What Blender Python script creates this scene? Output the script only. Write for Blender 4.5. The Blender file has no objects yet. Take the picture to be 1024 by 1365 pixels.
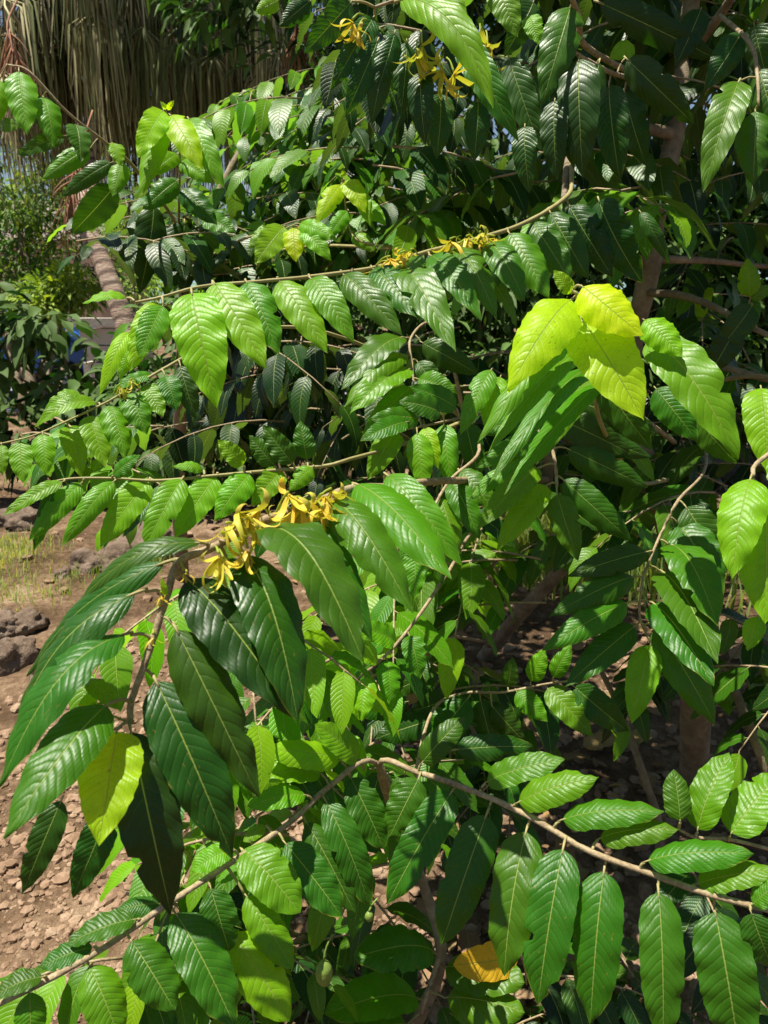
import bpy, math, random
import numpy as np
from mathutils import Vector, noise

# ------------------------------------------------------------------ camera, sky, sun, exposure
S = bpy.context.scene
COL = S.collection
CAM = np.array([0.0, 0.0, 1.5])
PITCH = math.radians(15.0)
FPX = 1027.0
cd = bpy.data.cameras.new("camera")
cd.sensor_fit = 'HORIZONTAL'; cd.sensor_width = 36.0; cd.lens = 36.0 * FPX / 1024.0
cd.clip_start = 0.05; cd.clip_end = 3000.0
cd.dof.use_dof = True; cd.dof.focus_distance = 1.3; cd.dof.aperture_fstop = 14.0
cam = bpy.data.objects.new("camera", cd); COL.objects.link(cam)
cam.location = CAM; cam.rotation_euler = (math.radians(90) - PITCH, 0, 0)
S.camera = cam

SUN_DIR = Vector((-0.28, -0.02, 0.96)).normalized()          # towards the sun
sun_el = math.asin(SUN_DIR.z); sun_az = math.atan2(SUN_DIR.x, SUN_DIR.y)
w = bpy.data.worlds.new("World"); S.world = w; w.use_nodes = True
nt = w.node_tree; nt.nodes.clear()
sky = nt.nodes.new("ShaderNodeTexSky"); sky.sky_type = 'NISHITA'; sky.sun_disc = False
sky.sun_elevation = sun_el; sky.sun_rotation = sun_az
bg = nt.nodes.new("ShaderNodeBackground"); bg.inputs[1].default_value = 0.05
wo = nt.nodes.new("ShaderNodeOutputWorld")
nt.links.new(sky.outputs[0], bg.inputs[0]); nt.links.new(bg.outputs[0], wo.inputs[0])
sd = bpy.data.lights.new("sun", 'SUN'); sd.energy = 5.0; sd.angle = math.radians(0.53); sd.color = (1.0, 0.95, 0.83)
sun = bpy.data.objects.new("sun", sd); COL.objects.link(sun)
sun.rotation_euler = SUN_DIR.to_track_quat('Z', 'Y').to_euler()
S.view_settings.view_transform = 'Standard'; S.view_settings.look = 'None'
S.view_settings.gamma = 1.0; S.view_settings.exposure = 1.05
S.cycles.use_denoising = True
S.cycles.max_bounces = 6; S.cycles.diffuse_bounces = 2; S.cycles.transmission_bounces = 4
S.cycles.sample_clamp_indirect = 6.0

# ------------------------------------------------------------------ helpers
RIGHT = np.array([1.0, 0, 0])
FWD = np.array([0, math.cos(PITCH), -math.sin(PITCH)])
UP = np.array([0, math.sin(PITCH), math.cos(PITCH)])
def P(px, py, d):                       # photo direction and distance (m along the optical axis) -> world point
    return CAM + d * (FWD + (px - 512.0) / FPX * RIGHT + (682.5 - py) / FPX * UP)
def G(px, py):                          # where that direction meets the ground
    v = FWD + (px - 512.0) / FPX * RIGHT + (682.5 - py) / FPX * UP
    return CAM - v * CAM[2] / v[2]
def nrm(v): return v / (np.linalg.norm(v) + 1e-12)

class MB:
    def __init__(s): s.v = []; s.f = []; s.m = []; s.uv = []; s.age = []; s.rnd = []; s.n = 0
    def add(s, verts, faces, mat=0, uv=None, age=0.0, rnd=0.0):
        verts = np.asarray(verts, float)
        k = len(verts)
        s.v.append(verts); s.uv.append(np.zeros((k, 2)) if uv is None else np.asarray(uv, float))
        s.age.append(np.full(k, age)); s.rnd.append(np.full(k, rnd))
        s.f += [tuple(i + s.n for i in f) for f in faces]
        s.m += [mat] * len(faces); s.n += k
    def build(s, name, mats, parent=None, loc=None, smooth=True, base=(0, 0, 0)):
        v = np.concatenate(s.v) if s.v else np.zeros((0, 3))
        loc = np.zeros(3) if loc is None else np.asarray(loc, float)     # loc: world place of the object's origin
        me = bpy.data.meshes.new(name)
        me.from_pydata((v - loc).tolist(), [], s.f)
        for m in (mats if isinstance(mats, (list, tuple)) else [mats]): me.materials.append(m)
        me.polygons.foreach_set("material_index", s.m)
        if smooth: me.polygons.foreach_set("use_smooth", [True] * len(s.f))
        uv = np.concatenate(s.uv)
        li = np.zeros(len(me.loops), np.int32); me.loops.foreach_get("vertex_index", li)
        me.uv_layers.new(name="UVMap").data.foreach_set("uv", uv[li].ravel())
        a = me.attributes.new("age", 'FLOAT', 'POINT'); a.data.foreach_set("value", np.concatenate(s.age))
        a = me.attributes.new("rnd", 'FLOAT', 'POINT'); a.data.foreach_set("value", np.concatenate(s.rnd))
        me.update()
        o = bpy.data.objects.new(name, me); COL.objects.link(o)
        o.location = loc - np.asarray(base)
        if parent is not None: o.parent = parent
        return o

def tag(o, label=None, cat=None, group=None, kind=None):
    if label: o["label"] = label
    if cat: o["category"] = cat
    if group: o["group"] = group
    if kind: o["kind"] = kind
    return o
def empty(name, loc):
    o = bpy.data.objects.new(name, None); COL.objects.link(o); o.location = loc; o.empty_display_size = 0.1
    return o

def smooth_path(pts, rad, sub=4):
    pts = np.asarray(pts, float); rad = np.asarray(rad, float)
    if len(pts) < 3: return pts, rad
    out = []; ro = []
    q = np.vstack([2 * pts[0] - pts[1], pts, 2 * pts[-1] - pts[-2]])
    for i in range(len(pts) - 1):
        a, b, c, d = q[i:i + 4]
        for k in range(sub):
            t = k / sub
            out.append(0.5 * ((2 * b) + (c - a) * t + (2 * a - 5 * b + 4 * c - d) * t * t + (-a + 3 * b - 3 * c + d) * t ** 3))
            ro.append(rad[i] * (1 - t) + rad[i + 1] * t)
    out.append(pts[-1]); ro.append(rad[-1])
    return np.array(out), np.array(ro)

def tube(mb, pts, rad, seg=6, mat=0, sub=4, age=0, rnd=0, rough=0.0, R=None):
    pts, rad = smooth_path(pts, rad, sub)
    n = len(pts); T = np.gradient(pts, axis=0)
    ref = np.array([0.3, 0.2, 0.9]); verts = []; uv = []
    L = 0
    for i in range(n):
        t = nrm(T[i]); a = nrm(np.cross(t, ref)) if abs(np.dot(t, nrm(ref))) < .95 else nrm(np.cross(t, [1, 0, 0])); b = np.cross(t, a)
        if i: L += np.linalg.norm(pts[i] - pts[i - 1])
        for k in range(seg):
            an = 2 * math.pi * k / seg
            r = rad[i] * (1 + (R.uniform(-rough, rough) if R else 0))
            verts.append(pts[i] + (a * math.cos(an) + b * math.sin(an)) * r); uv.append((L, k / seg))
    faces = []
    for i in range(n - 1):
        for k in range(seg):
            k2 = (k + 1) % seg
            faces.append((i * seg + k, i * seg + k2, (i + 1) * seg + k2, (i + 1) * seg + k))
    faces.append(tuple(range(seg))[::-1]); faces.append(tuple((n - 1) * seg + k for k in range(seg)))
    mb.add(verts, faces, mat, uv, age, rnd)

# ------------------------------------------------------------------ materials
def mat(name):
    m = bpy.data.materials.new(name); m.use_nodes = True
    m.node_tree.nodes.clear()
    return m, m.node_tree
class NT:
    def __init__(s, t): s.t = t
    def n(s, typ, **kw):
        x = s.t.nodes.new(typ)
        for k, v in kw.items(): setattr(x, k, v)
        return x
    def l(s, a, b): s.t.links.new(a, b)
    def val(s, sock, x):
        if isinstance(x, bpy.types.NodeSocket): s.l(x, sock)
        else: sock.default_value = x
    def m(s, op, a, b=0.0, c=0.0):
        x = s.n("ShaderNodeMath", operation=op); s.val(x.inputs[0], a); s.val(x.inputs[1], b); s.val(x.inputs[2], c); return x.outputs[0]
    def mix(s, f, a, b):
        x = s.n("ShaderNodeMix", data_type='RGBA'); s.val(x.inputs[0], f); s.val(x.inputs[6], a); s.val(x.inputs[7], b); return x.outputs[2]
    def ramp(s, f, stops):
        x = s.n("ShaderNodeValToRGB"); s.l(f, x.inputs[0]); e = x.color_ramp.elements
        while len(e) < len(stops): e.new(0.5)
        for i, (p, c) in enumerate(stops): e[i].position = p; e[i].color = (*c, 1) if len(c) == 3 else c
        return x.outputs[0]
    def noise(s, vec, scale, detail=4, rough=.55):
        x = s.n("ShaderNodeTexNoise"); s.l(vec, x.inputs[0]); x.inputs[2].default_value = scale; x.inputs[3].default_value = detail; x.inputs[4].default_value = rough
        return x.outputs[0]
    def bump(s, h, strength, dist, nin=None):
        x = s.n("ShaderNodeBump"); s.l(h, x.inputs['Height']); x.inputs['Strength'].default_value = strength; x.inputs['Distance'].default_value = dist
        if nin is not None: s.l(nin, x.inputs['Normal'])
        return x.outputs[0]
    def smooth(s, x, a, b):
        y = s.n("ShaderNodeMapRange", interpolation_type='SMOOTHSTEP'); s.val(y.inputs[0], x)
        y.inputs[1].default_value = a; y.inputs[2].default_value = b; return y.outputs[0]

def leaf_material(name, stops, veins=True, transl=0.40, rough=0.40, tr_gain=1.8, spec=0.31, nveins=13.0):
    m, t = mat(name); N = NT(t)
    out = N.n("ShaderNodeOutputMaterial")
    uvn = N.n("ShaderNodeUVMap"); sep = N.n("ShaderNodeSeparateXYZ"); N.l(uvn.outputs[0], sep.inputs[0])
    u, v = sep.outputs[0], sep.outputs[1]
    age = N.n("ShaderNodeAttribute", attribute_name="age").outputs['Fac']
    rnd = N.n("ShaderNodeAttribute", attribute_name="rnd").outputs['Fac']
    geo = N.n("ShaderNodeNewGeometry"); back = geo.outputs['Backfacing']
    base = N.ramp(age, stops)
    # texture vector in leaf space, shifted per leaf
    cmb = N.n("ShaderNodeCombineXYZ"); N.l(N.m('MULTIPLY', u, 2.6), cmb.inputs[0]); N.l(v, cmb.inputs[1]); N.l(N.m('MULTIPLY', rnd, 37.0), cmb.inputs[2])
    vec = cmb.outputs[0]
    big = N.noise(vec, 1.6, 3); fine = N.noise(vec, 26.0, 3, .6); spot = N.noise(vec, 9.0, 2, .5)
    hsv = N.n("ShaderNodeHueSaturation"); N.l(base, hsv.inputs['Color'])
    N.l(N.m('ADD', 0.72, N.m('MULTIPLY', big, 0.36)), hsv.inputs['Value'])
    N.l(N.m('MULTIPLY_ADD', rnd, 0.035, 0.4825), hsv.inputs['Hue'])
    val2 = N.n("ShaderNodeHueSaturation"); N.l(hsv.outputs[0], val2.inputs['Color']); N.l(N.m('MULTIPLY_ADD', fine, 0.5, 0.88), val2.inputs['Value'])
    colr = val2.outputs[0]
    av = N.m('ABSOLUTE', v)
    nrmal = None
    if veins:
        ph = N.m('MULTIPLY', N.m('SUBTRACT', u, N.m('MULTIPLY', N.m('POWER', av, 1.3), 0.17)), N.m('MULTIPLY_ADD', rnd, 3.5, nveins - 1.5))
        ph = N.m('ADD', ph, N.m('MULTIPLY', N.m('SIGN', v), 0.22))
        ph = N.m('ADD', ph, N.m('MULTIPLY', N.m('SUBTRACT', big, 0.5), 0.5))
        fr = N.m('ABSOLUTE', N.m('SUBTRACT', N.m('FRACT', ph), 0.5))          # 0.5 at the vein, 0 between
        vein = N.m('MULTIPLY', N.smooth(fr, 0.455, 0.5), N.m('SUBTRACT', 1.0, N.m('MULTIPLY', av, 0.7)))
        mid = N.m('SUBTRACT', 1.0, N.smooth(av, 0.010, 0.036))
        vcol = N.mix(N.m('MULTIPLY', age, 1.0), (0.12, 0.24, 0.03, 1), (0.45, 0.5, 0.08, 1))
        colr = N.mix(N.m('MULTIPLY', vein, N.m('MULTIPLY_ADD', age, .3, .10)), colr, vcol)
        colr = N.mix(N.m('MULTIPLY', mid, 0.8), colr, (0.26, 0.33, 0.07, 1))
        # worn yellow tip and margin on some leaves
        edge = N.m('MULTIPLY', N.smooth(N.m('ADD', N.m('MULTIPLY', u, 0.55), N.m('MULTIPLY', N.m('MULTIPLY', av, av), 0.5)), 0.86, 1.02), N.smooth(rnd, 0.45, 0.9))
        colr = N.mix(N.m('MULTIPLY', edge, 0.75), colr, (0.34, 0.27, 0.03, 1))
        sp = N.m('MULTIPLY', N.smooth(spot, 0.665, 0.72), N.smooth(rnd, 0.35, 0.8))
        colr = N.mix(N.m('MULTIPLY', sp, 0.5), colr, (0.20, 0.13, 0.03, 1))
        quilt = N.m('SUBTRACT', 1.0, N.m('POWER', N.m('MULTIPLY', fr, 2.0), 3.0))       # bulges between the lateral veins
        cross = N.n("ShaderNodeTexWave", wave_type='BANDS', bands_direction='Y'); N.l(vec, cross.inputs[0]); cross.inputs[1].default_value = 2.6; cross.inputs[2].default_value = 3.0; cross.inputs[3].default_value = 2
        h = N.m('ADD', N.m('MULTIPLY', quilt, 1.0), N.m('MULTIPLY', cross.outputs['Fac'], 0.12))
        h = N.m('ADD', h, N.m('MULTIPLY', fine, 0.22))
        h = N.m('SUBTRACT', h, N.m('MULTIPLY', mid, 1.0))
        nrmal = N.bump(h, 0.62, 0.0008)
    under = N.mix(0.38, colr, (0.17, 0.27, 0.07, 1))
    colr = N.mix(back, colr, under)
    pb = N.n("ShaderNodeBsdfPrincipled"); N.l(colr, pb.inputs['Base Color'])
    N.l(N.m('ADD', N.m('MULTIPLY_ADD', big, 0.22, rough - 0.11), N.m('MULTIPLY', back, 0.2)), pb.inputs['Roughness'])
    pb.inputs['Specular IOR Level'].default_value = spec
    tr = N.n("ShaderNodeBsdfTranslucent")
    g = N.n("ShaderNodeMix", data_type='RGBA', blend_type='MULTIPLY'); g.inputs[0].default_value = 1.0
    N.l(colr, g.inputs[6]); g.inputs[7].default_value = (tr_gain * 1.25, tr_gain * 1.3, tr_gain * 0.5, 1); N.l(g.outputs[2], tr.inputs[0])
    if nrmal is not None: N.l(nrmal, pb.inputs['Normal']); N.l(nrmal, tr.inputs['Normal'])
    mx = N.n("ShaderNodeMixShader"); N.l(N.m('MULTIPLY_ADD', age, .42 if veins else 0., transl - (.22 if veins else 0)), mx.inputs[0])
    N.l(pb.outputs[0], mx.inputs[1]); N.l(tr.outputs[0], mx.inputs[2]); N.l(mx.outputs[0], out.inputs[0])
    return m

LEAFSTOPS = [(0.0, (0.005, 0.022, 0.002)), (0.3, (0.036, 0.122, 0.003)), (0.55, (0.130, 0.31, 0.004)), (0.8, (0.25, 0.45, 0.007)), (1.0, (0.47, 0.57, 0.010))]  # near-black low end puts the deep shade of the gaps into the colour
M_LEAF = leaf_material("ylang_leaf", LEAFSTOPS)
M_PETAL = leaf_material("ribbon_petal", [(0, (0.28, 0.36, 0.04)), (0.5, (0.58, 0.46, 0.05)), (1, (0.70, 0.45, 0.05))], veins=False, transl=0.3, rough=.5, tr_gain=1.2, spec=.3)
M_SHRUB = leaf_material("shrub_leaf", [(0, (0.006, 0.022, 0.006)), (0.5, (0.04, 0.12, 0.012)), (1, (0.26, 0.34, 0.03))], veins=False, transl=0.22, rough=.45, spec=.22)  # low end darkened to paint in the shade inside the shrubs
M_STRAW = leaf_material("dry_frond", [(0, (0.045, 0.027, 0.015)), (0.5, (0.25, 0.165, 0.09)), (1, (0.80, 0.65, 0.43))], veins=False, transl=0.04, rough=.6, tr_gain=.7, spec=.25)
M_DRY = leaf_material("dry_leaf", [(0, (0.12, 0.06, 0.03)), (0.5, (0.28, 0.17, 0.09)), (1, (0.66, 0.43, 0.02))], veins=True, transl=0.2, rough=.55, tr_gain=1.0, spec=.25)
M_GRASS = leaf_material("grass_blade", [(0, (0.06, 0.13, 0.02)), (0.5, (0.19, 0.25, 0.05)), (1, (0.42, 0.38, 0.17))], veins=False, transl=0.3, rough=.5)

def simple(name, stops, scale, rough=.8, bump=.5, bscale=None, dist=.01, coord='Object', spec=.3, stretch=None):
    m, t = mat(name); N = NT(t); out = N.n("ShaderNodeOutputMaterial")
    tc = N.n("ShaderNodeTexCoord").outputs[coord]
    if stretch:
        mp = N.n("ShaderNodeMapping"); N.l(tc, mp.inputs[0]); mp.inputs['Scale'].default_value = stretch; tc = mp.outputs[0]
    a = N.noise(tc, scale, 6, .65); b = N.noise(tc, (bscale or scale * 4), 6, .65)
    f = N.m('ADD', N.m('MULTIPLY', a, .65), N.m('MULTIPLY', b, .35))
    c = N.ramp(f, stops)
    pb = N.n("ShaderNodeBsdfPrincipled"); N.l(c, pb.inputs['Base Color']); pb.inputs['Roughness'].default_value = rough; pb.inputs['Specular IOR Level'].default_value = spec
    if bump: N.l(N.bump(b, bump, dist), pb.inputs['Normal'])
    N.l(pb.outputs[0], out.inputs[0]); return m
M_TWIG = simple("twig_bark", [(.3, (0.13, 0.09, 0.05)), (.5, (0.28, 0.21, 0.12)), (.7, (0.42, 0.35, 0.22))], 60, .7, .6, 240, .002)
M_TWIG2 = simple("green_twig", [(.3, (0.20, 0.17, 0.06)), (.7, (0.34, 0.30, 0.13))], 60, .6, .4, 200, .001)
M_BARK = simple("trunk_bark", [(.3, (0.09, 0.066, 0.042)), (.5, (0.20, 0.155, 0.10)), (.7, (0.33, 0.27, 0.19))], 14, .85, .8, 60, .006)
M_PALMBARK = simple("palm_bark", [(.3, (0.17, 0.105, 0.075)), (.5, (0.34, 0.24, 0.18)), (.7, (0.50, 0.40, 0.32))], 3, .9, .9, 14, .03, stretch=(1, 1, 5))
def shadow_banded(m):  # paints the fronds' shadow stripes across the palm trunk as dark bands
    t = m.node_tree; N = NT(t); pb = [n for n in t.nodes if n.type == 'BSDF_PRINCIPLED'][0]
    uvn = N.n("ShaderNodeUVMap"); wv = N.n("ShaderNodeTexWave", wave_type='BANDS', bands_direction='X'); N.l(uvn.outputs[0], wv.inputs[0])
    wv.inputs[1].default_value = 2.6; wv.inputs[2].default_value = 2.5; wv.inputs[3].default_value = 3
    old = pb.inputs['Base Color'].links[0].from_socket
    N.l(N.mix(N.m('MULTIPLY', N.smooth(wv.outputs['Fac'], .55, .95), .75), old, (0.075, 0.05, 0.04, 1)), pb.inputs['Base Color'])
shadow_banded(M_PALMBARK)
M_SOIL = simple("soil", [(.34, (0.055, 0.032, 0.018)), (.46, (0.12, 0.074, 0.042)), (.56, (0.23, 0.15, 0.092)), (.70, (0.44, 0.33, 0.22))], 2.2, .95, 1.0, 26, .05, spec=.1)
M_CLOD = simple("soil_clod", [(.3, (0.09, 0.053, 0.033)), (.5, (0.24, 0.155, 0.10)), (.72, (0.44, 0.33, 0.23))], 9, .95, .8, 60, .006, spec=.1)
M_ROCK = simple("rock", [(.3, (0.06, 0.042, 0.03)), (.5, (0.15, 0.105, 0.075)), (.72, (0.32, 0.25, 0.19))], 7, .95, 1.0, 40, .02, spec=.2)
M_ASPH = simple("asphalt", [(.3, (0.16, 0.16, 0.165)), (.7, (0.30, 0.30, 0.31))], 3, .9, .3, 80, .004)
M_WALL = simple("pink_render", [(.3, (0.52, 0.33, 0.24)), (.7, (0.62, 0.41, 0.31))], 2, .9, .2, 40, .004)
M_STONE = simple("pale_stone", [(.3, (0.48, 0.42, 0.34)), (.7, (0.66, 0.61, 0.53))], 4, .9, .6, 30, .01)
M_ROOF = simple("roof_sheet", [(.3, (0.14, 0.10, 0.09)), (.7, (0.2, 0.15, 0.13))], 3, .7, .3, 20, .01)
M_BLUE = simple("blue_paint", [(.3, (0.02, 0.13, 0.48)), (.7, (0.025, 0.15, 0.55))], 3, .3, 0, spec=.5)
M_GLASS = simple("car_glass", [(.3, (0.02, 0.025, 0.03)), (.7, (0.03, 0.035, 0.04))], 3, .1, 0, spec=.6)
M_RUBBER = simple("rubber", [(.3, (0.015, 0.015, 0.015)), (.7, (0.03, 0.03, 0.03))], 20, .8, .2)
M_METAL = simple("wheel_metal", [(.3, (0.45, 0.45, 0.46)), (.7, (0.55, 0.55, 0.56))], 20, .35, 0)
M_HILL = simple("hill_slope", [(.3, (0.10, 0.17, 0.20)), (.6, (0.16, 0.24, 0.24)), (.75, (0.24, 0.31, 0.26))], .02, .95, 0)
M_STALK = simple("dry_stalk", [(.3, (0.17, 0.075, 0.04)), (.7, (0.40, 0.20, 0.11))], 10, .8, .3, 60, .004)
M_FRUIT = simple("green_fruit", [(.3, (0.10, 0.17, 0.03)), (.7, (0.2, 0.27, 0.05))], 40, .45, .3, 160, .001)

# ------------------------------------------------------------------ leaf shape
OUTLINE = {
 'ovate': ([0, .02, .05, .1, .18, .28, .4, .52, .64, .75, .84, .91, .96, 1], [.05, .30, .54, .76, .93, 1, .99, .93, .82, .66, .47, .27, .12, .0]),
 'oblong': ([0, .02, .05, .1, .18, .28, .4, .52, .64, .75, .84, .91, .96, 1], [.06, .38, .64, .84, .96, 1, 1, .985, .92, .80, .60, .36, .15, .0]),
 'round': ([0, .03, .08, .15, .25, .4, .55, .7, .82, .9, .96, 1], [.08, .35, .62, .82, .95, 1, .97, .86, .68, .47, .24, .0]),
}
def leaf_geo(B, T, halfw, n0, hump=.1, bow=0., fold=.2, wave=.05, shape='ovate', nu=20, nv=8, ph=0., petiole=.05, skew=0.0, twist=0.0, arch=0.0, bites=()):
    L = np.linalg.norm(T - B); ax = (T - B) / L
    n = nrm(n0 - ax * np.dot(n0, ax)); side = np.cross(ax, n)
    s = np.linspace(0, 1, nu + 1); tt = s * s * (3 - 2 * s) * .35 + s * .65
    lam = petiole + (1 - petiole) * tt                           # the blade starts after the petiole
    def axis(q): return B + np.outer(q, T - B) + np.outer(4 * q * (1 - q) * (1 + skew * (0.5 - q)), n) * hump * L + np.outer(4 * q * (1 - q), side) * bow * L
    C = axis(lam); e = 1e-3
    tg = axis(lam + e) - axis(lam - e); tg /= np.linalg.norm(tg, axis=1)[:, None]
    nn = n - tg * (tg @ n)[:, None]; nn /= np.linalg.norm(nn, axis=1)[:, None]
    ss = np.cross(tg, nn)
    if twist:
        a = twist * (tt - .3); c_, s_ = np.cos(a)[:, None], np.sin(a)[:, None]
        nn, ss = nn * c_ + ss * s_, ss * c_ - nn * s_
    xs, ys = OUTLINE[shape]; hw = halfw * np.interp(tt, xs, ys)
    vv = np.linspace(-1, 1, nv + 1)
    verts = np.zeros((nu + 1, nv + 1, 3)); uv = np.zeros((nu + 1, nv + 1, 2))
    for j, v in enumerate(vv):
        a = abs(v); sg = 1 if v > 0 else -1
        wv = wave * halfw * a ** 1.6 * (np.sin(tt * 2 * math.pi * 4.6 + ph + sg * 1.1) + .6 * np.sin(tt * 2 * math.pi * 2.1 + 2.3 * ph + sg)) * np.clip(tt * 6, 0, 1)
        edge = 1 + .025 * np.sin(tt * 2 * math.pi * 9.3 + ph * 3 + sg) * a ** 3
        for (sd_, t0, dep, wd_) in bites:
            if sd_ == sg: edge = edge * (1 - dep * a ** 2 * np.exp(-((tt - t0) / wd_) ** 4))
        z = fold * a * hw * (1 - .55 * a) + wv - arch * hw * a * a
        verts[:, j] = C + ss * (v * hw * edge)[:, None] + nn * z[:, None]
        uv[:, j, 0] = tt; uv[:, j, 1] = v
    k = nv + 1
    faces = [(i * k + j, i * k + j + 1, (i + 1) * k + j + 1, (i + 1) * k + j) for i in range(nu) for j in range(nv)]
    return verts.reshape(-1, 3), faces, uv.reshape(-1, 2), axis
def add_leaf(mb, B, T, halfw, n0, age, rnd, seg=4, **kw):
    v, f, uv, axis = leaf_geo(B, T, halfw, n0, **kw)
    mb.add(v, f, 0, uv, age, rnd)
    L = np.linalg.norm(T - B); pet = kw.get('petiole', .05)
    if seg: tube(mb, axis(np.linspace(0, pet + .03, 3)), [L * .0095, L * .0085, L * .006], seg, 1, 1)

# ------------------------------------------------------------------ foreground branch: a twig and every leaf on it
def twig_depth(pts, x, y):
    best = (1e9, 1.0)
    for a, b in zip(pts[:-1], pts[1:]):
        d = np.array(b[:2]) - np.array(a[:2]); t = np.clip(np.dot(np.array([x, y]) - a[:2], d) / (d @ d + 1e-9), 0, 1)
        q = np.array(a[:2]) + d * t; e = np.hypot(*(q - [x, y]))
        if e < best[0]: best = (e, a[2] * (1 - t) + b[2] * t)
    return best[1]

def twig_near(pts, x, y):
    best = (1e9, x, y, 1.0)
    for a, b in zip(pts[:-1], pts[1:]):
        d = np.array(b[:2]) - np.array(a[:2]); t = np.clip(np.dot(np.array([x, y]) - a[:2], d) / (d @ d + 1e-9), 0, 1)
        q = np.array(a[:2]) + d * t; e = np.hypot(*(q - [x, y]))
        if e < best[0]: best = (e, q[0], q[1], a[2] * (1 - t) + b[2] * t)
    return best[1:]
def branch(tree, base, twig, leaves, rad=(.0045, .002), ext=None, flowers=(), seed=0, shape='ovate', petw=.05, label=None, fruit=(), green=False):
    """twig: (x, y, depth) from thick to thin end; ext: world points that join it to its trunk; leaves: (bx,by,tx,ty,w, dd,roll,age,bow)"""
    R = random.Random(seed)
    pts = [P(*q) for q in twig]
    r = list(np.linspace(rad[0], rad[1], len(pts)))
    if ext:
        pts = [np.asarray(e) for e in ext] + pts; r = list(np.linspace(rad[0] * 1.7, rad[0] * 1.05, len(ext))) + r
    zz = [p + np.array([R.uniform(-1, 1), R.uniform(-1, 1), R.uniform(-1, 1)]) * .002 for p in pts]
    mb = MB(); tube(mb, zz, r, 7, 0, 6, rough=.10, R=R)
    br = mb.build('branch', M_TWIG2 if green else M_TWIG, tree, base=base)
    if label: br['label'] = label
    for i, lf in enumerate(leaves):
        bx, by, tx, ty, wpx = lf[:5]; o = list(lf[5:]) + [None] * 5; zo = o[4] or 0.0
        dd = -.3 if o[0] is None else o[0]; roll = 12 if o[1] is None else o[1]; age = .25 if o[2] is None else o[2]; bow = 0. if o[3] is None else o[3]
        d = twig_depth(twig, bx, by) + R.uniform(-.004, .004) + (.008 if i % 2 else -.008)
        il = math.hypot(tx - bx, ty - by)
        L2 = il * d / FPX
        B = P(bx, by, d + zo * .4); T = P(tx, ty, d + dd * L2 + zo)
        ax = nrm(T - B); c = (B + T) / 2; v = nrm(CAM - c); n = nrm(v - ax * np.dot(v, ax))
        s = np.cross(ax, n); a = math.radians(abs(roll) + R.uniform(-3, 3)) * (1 if s[2] >= -.05 else -1) * (1 if roll >= 0 else -1)
        n = n * math.cos(a) + s * math.sin(a)
        hw = .5 * wpx * d / FPX / max(.87, math.cos(a)) * .88
        hw = min(hw, .27 * np.linalg.norm(T - B)) if wpx < il else hw
        mb = MB()
        add_leaf(mb, B, T, hw, n, min(1, max(0, age + R.uniform(-.05, .05))), R.random(), 6, hump=R.uniform(.07, .15) + (.06 if abs(roll) > 35 else 0), bow=bow, arch=R.choice([0, .1, .25, .4]),
                 fold=R.uniform(.12, .30), wave=R.uniform(.05, .10), shape=shape, ph=R.uniform(0, 6), nu=34, nv=10, petiole=petw, bites=[(R.choice([-1, 1]), R.uniform(.15, .9), R.uniform(.15, .5), R.uniform(.015, .04)) for _ in range(R.choice([0, 0, 0, 1, 1, 2]))], skew=R.uniform(.2, .8), twist=R.uniform(-.22, .22))
        qx, qy, qd = twig_near(twig, bx, by); q = P(qx, qy, qd)
        if .002 < np.linalg.norm(q - B) < .042: tube(mb, [q, (q + B) / 2 + np.array([0, 0, .002]), B + (T - B) * .02], [.0021, .0018, .0016], 6, 1, 3, age=1)
        lo = mb.build('leaf', [M_LEAF, M_TWIG2], br, loc=B)
        if age >= .8: lo['label'] = 'bright yellow-green young leaf'
    for k, fl in enumerate(flowers):
        x, y = fl[:2]; sz = fl[2] if len(fl) > 2 else 1.0; dz = fl[3] if len(fl) > 3 else -.03
        flower(br, base, P(x, y, twig_depth(twig, x, y) + dz), sz, R.randint(0, 9999), P(*min(twig, key=lambda q: (q[0] - x) ** 2 + (q[1] - y) ** 2)))
    for (x, y, sx, sy) in fruit:
        c = P(x, y, twig_depth(twig, x, y)); mb = MB(); d = twig_depth(twig, x, y)
        prof = [(0, .08), (.08, .5), (.25, .9), (.5, 1), (.75, .8), (.92, .4), (1, .05)]
        tube(mb, [c + np.array([0, 0, (.5 - a) * sy * d / FPX]) for a, b in prof], [b * sx * .5 * d / FPX for a, b in prof], 10, 0, 3)
        tube(mb, [c + np.array([0, 0, .5 * sy * d / FPX]), c + np.array([.004, .004, .95 * sy * d / FPX]), c + np.array([.012, .01, 1.3 * sy * d / FPX])], [.0016, .0013, .0013], 5, 0, 3)
        mb.build('fruit', M_FRUIT, br, loc=c)
    return br

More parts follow.
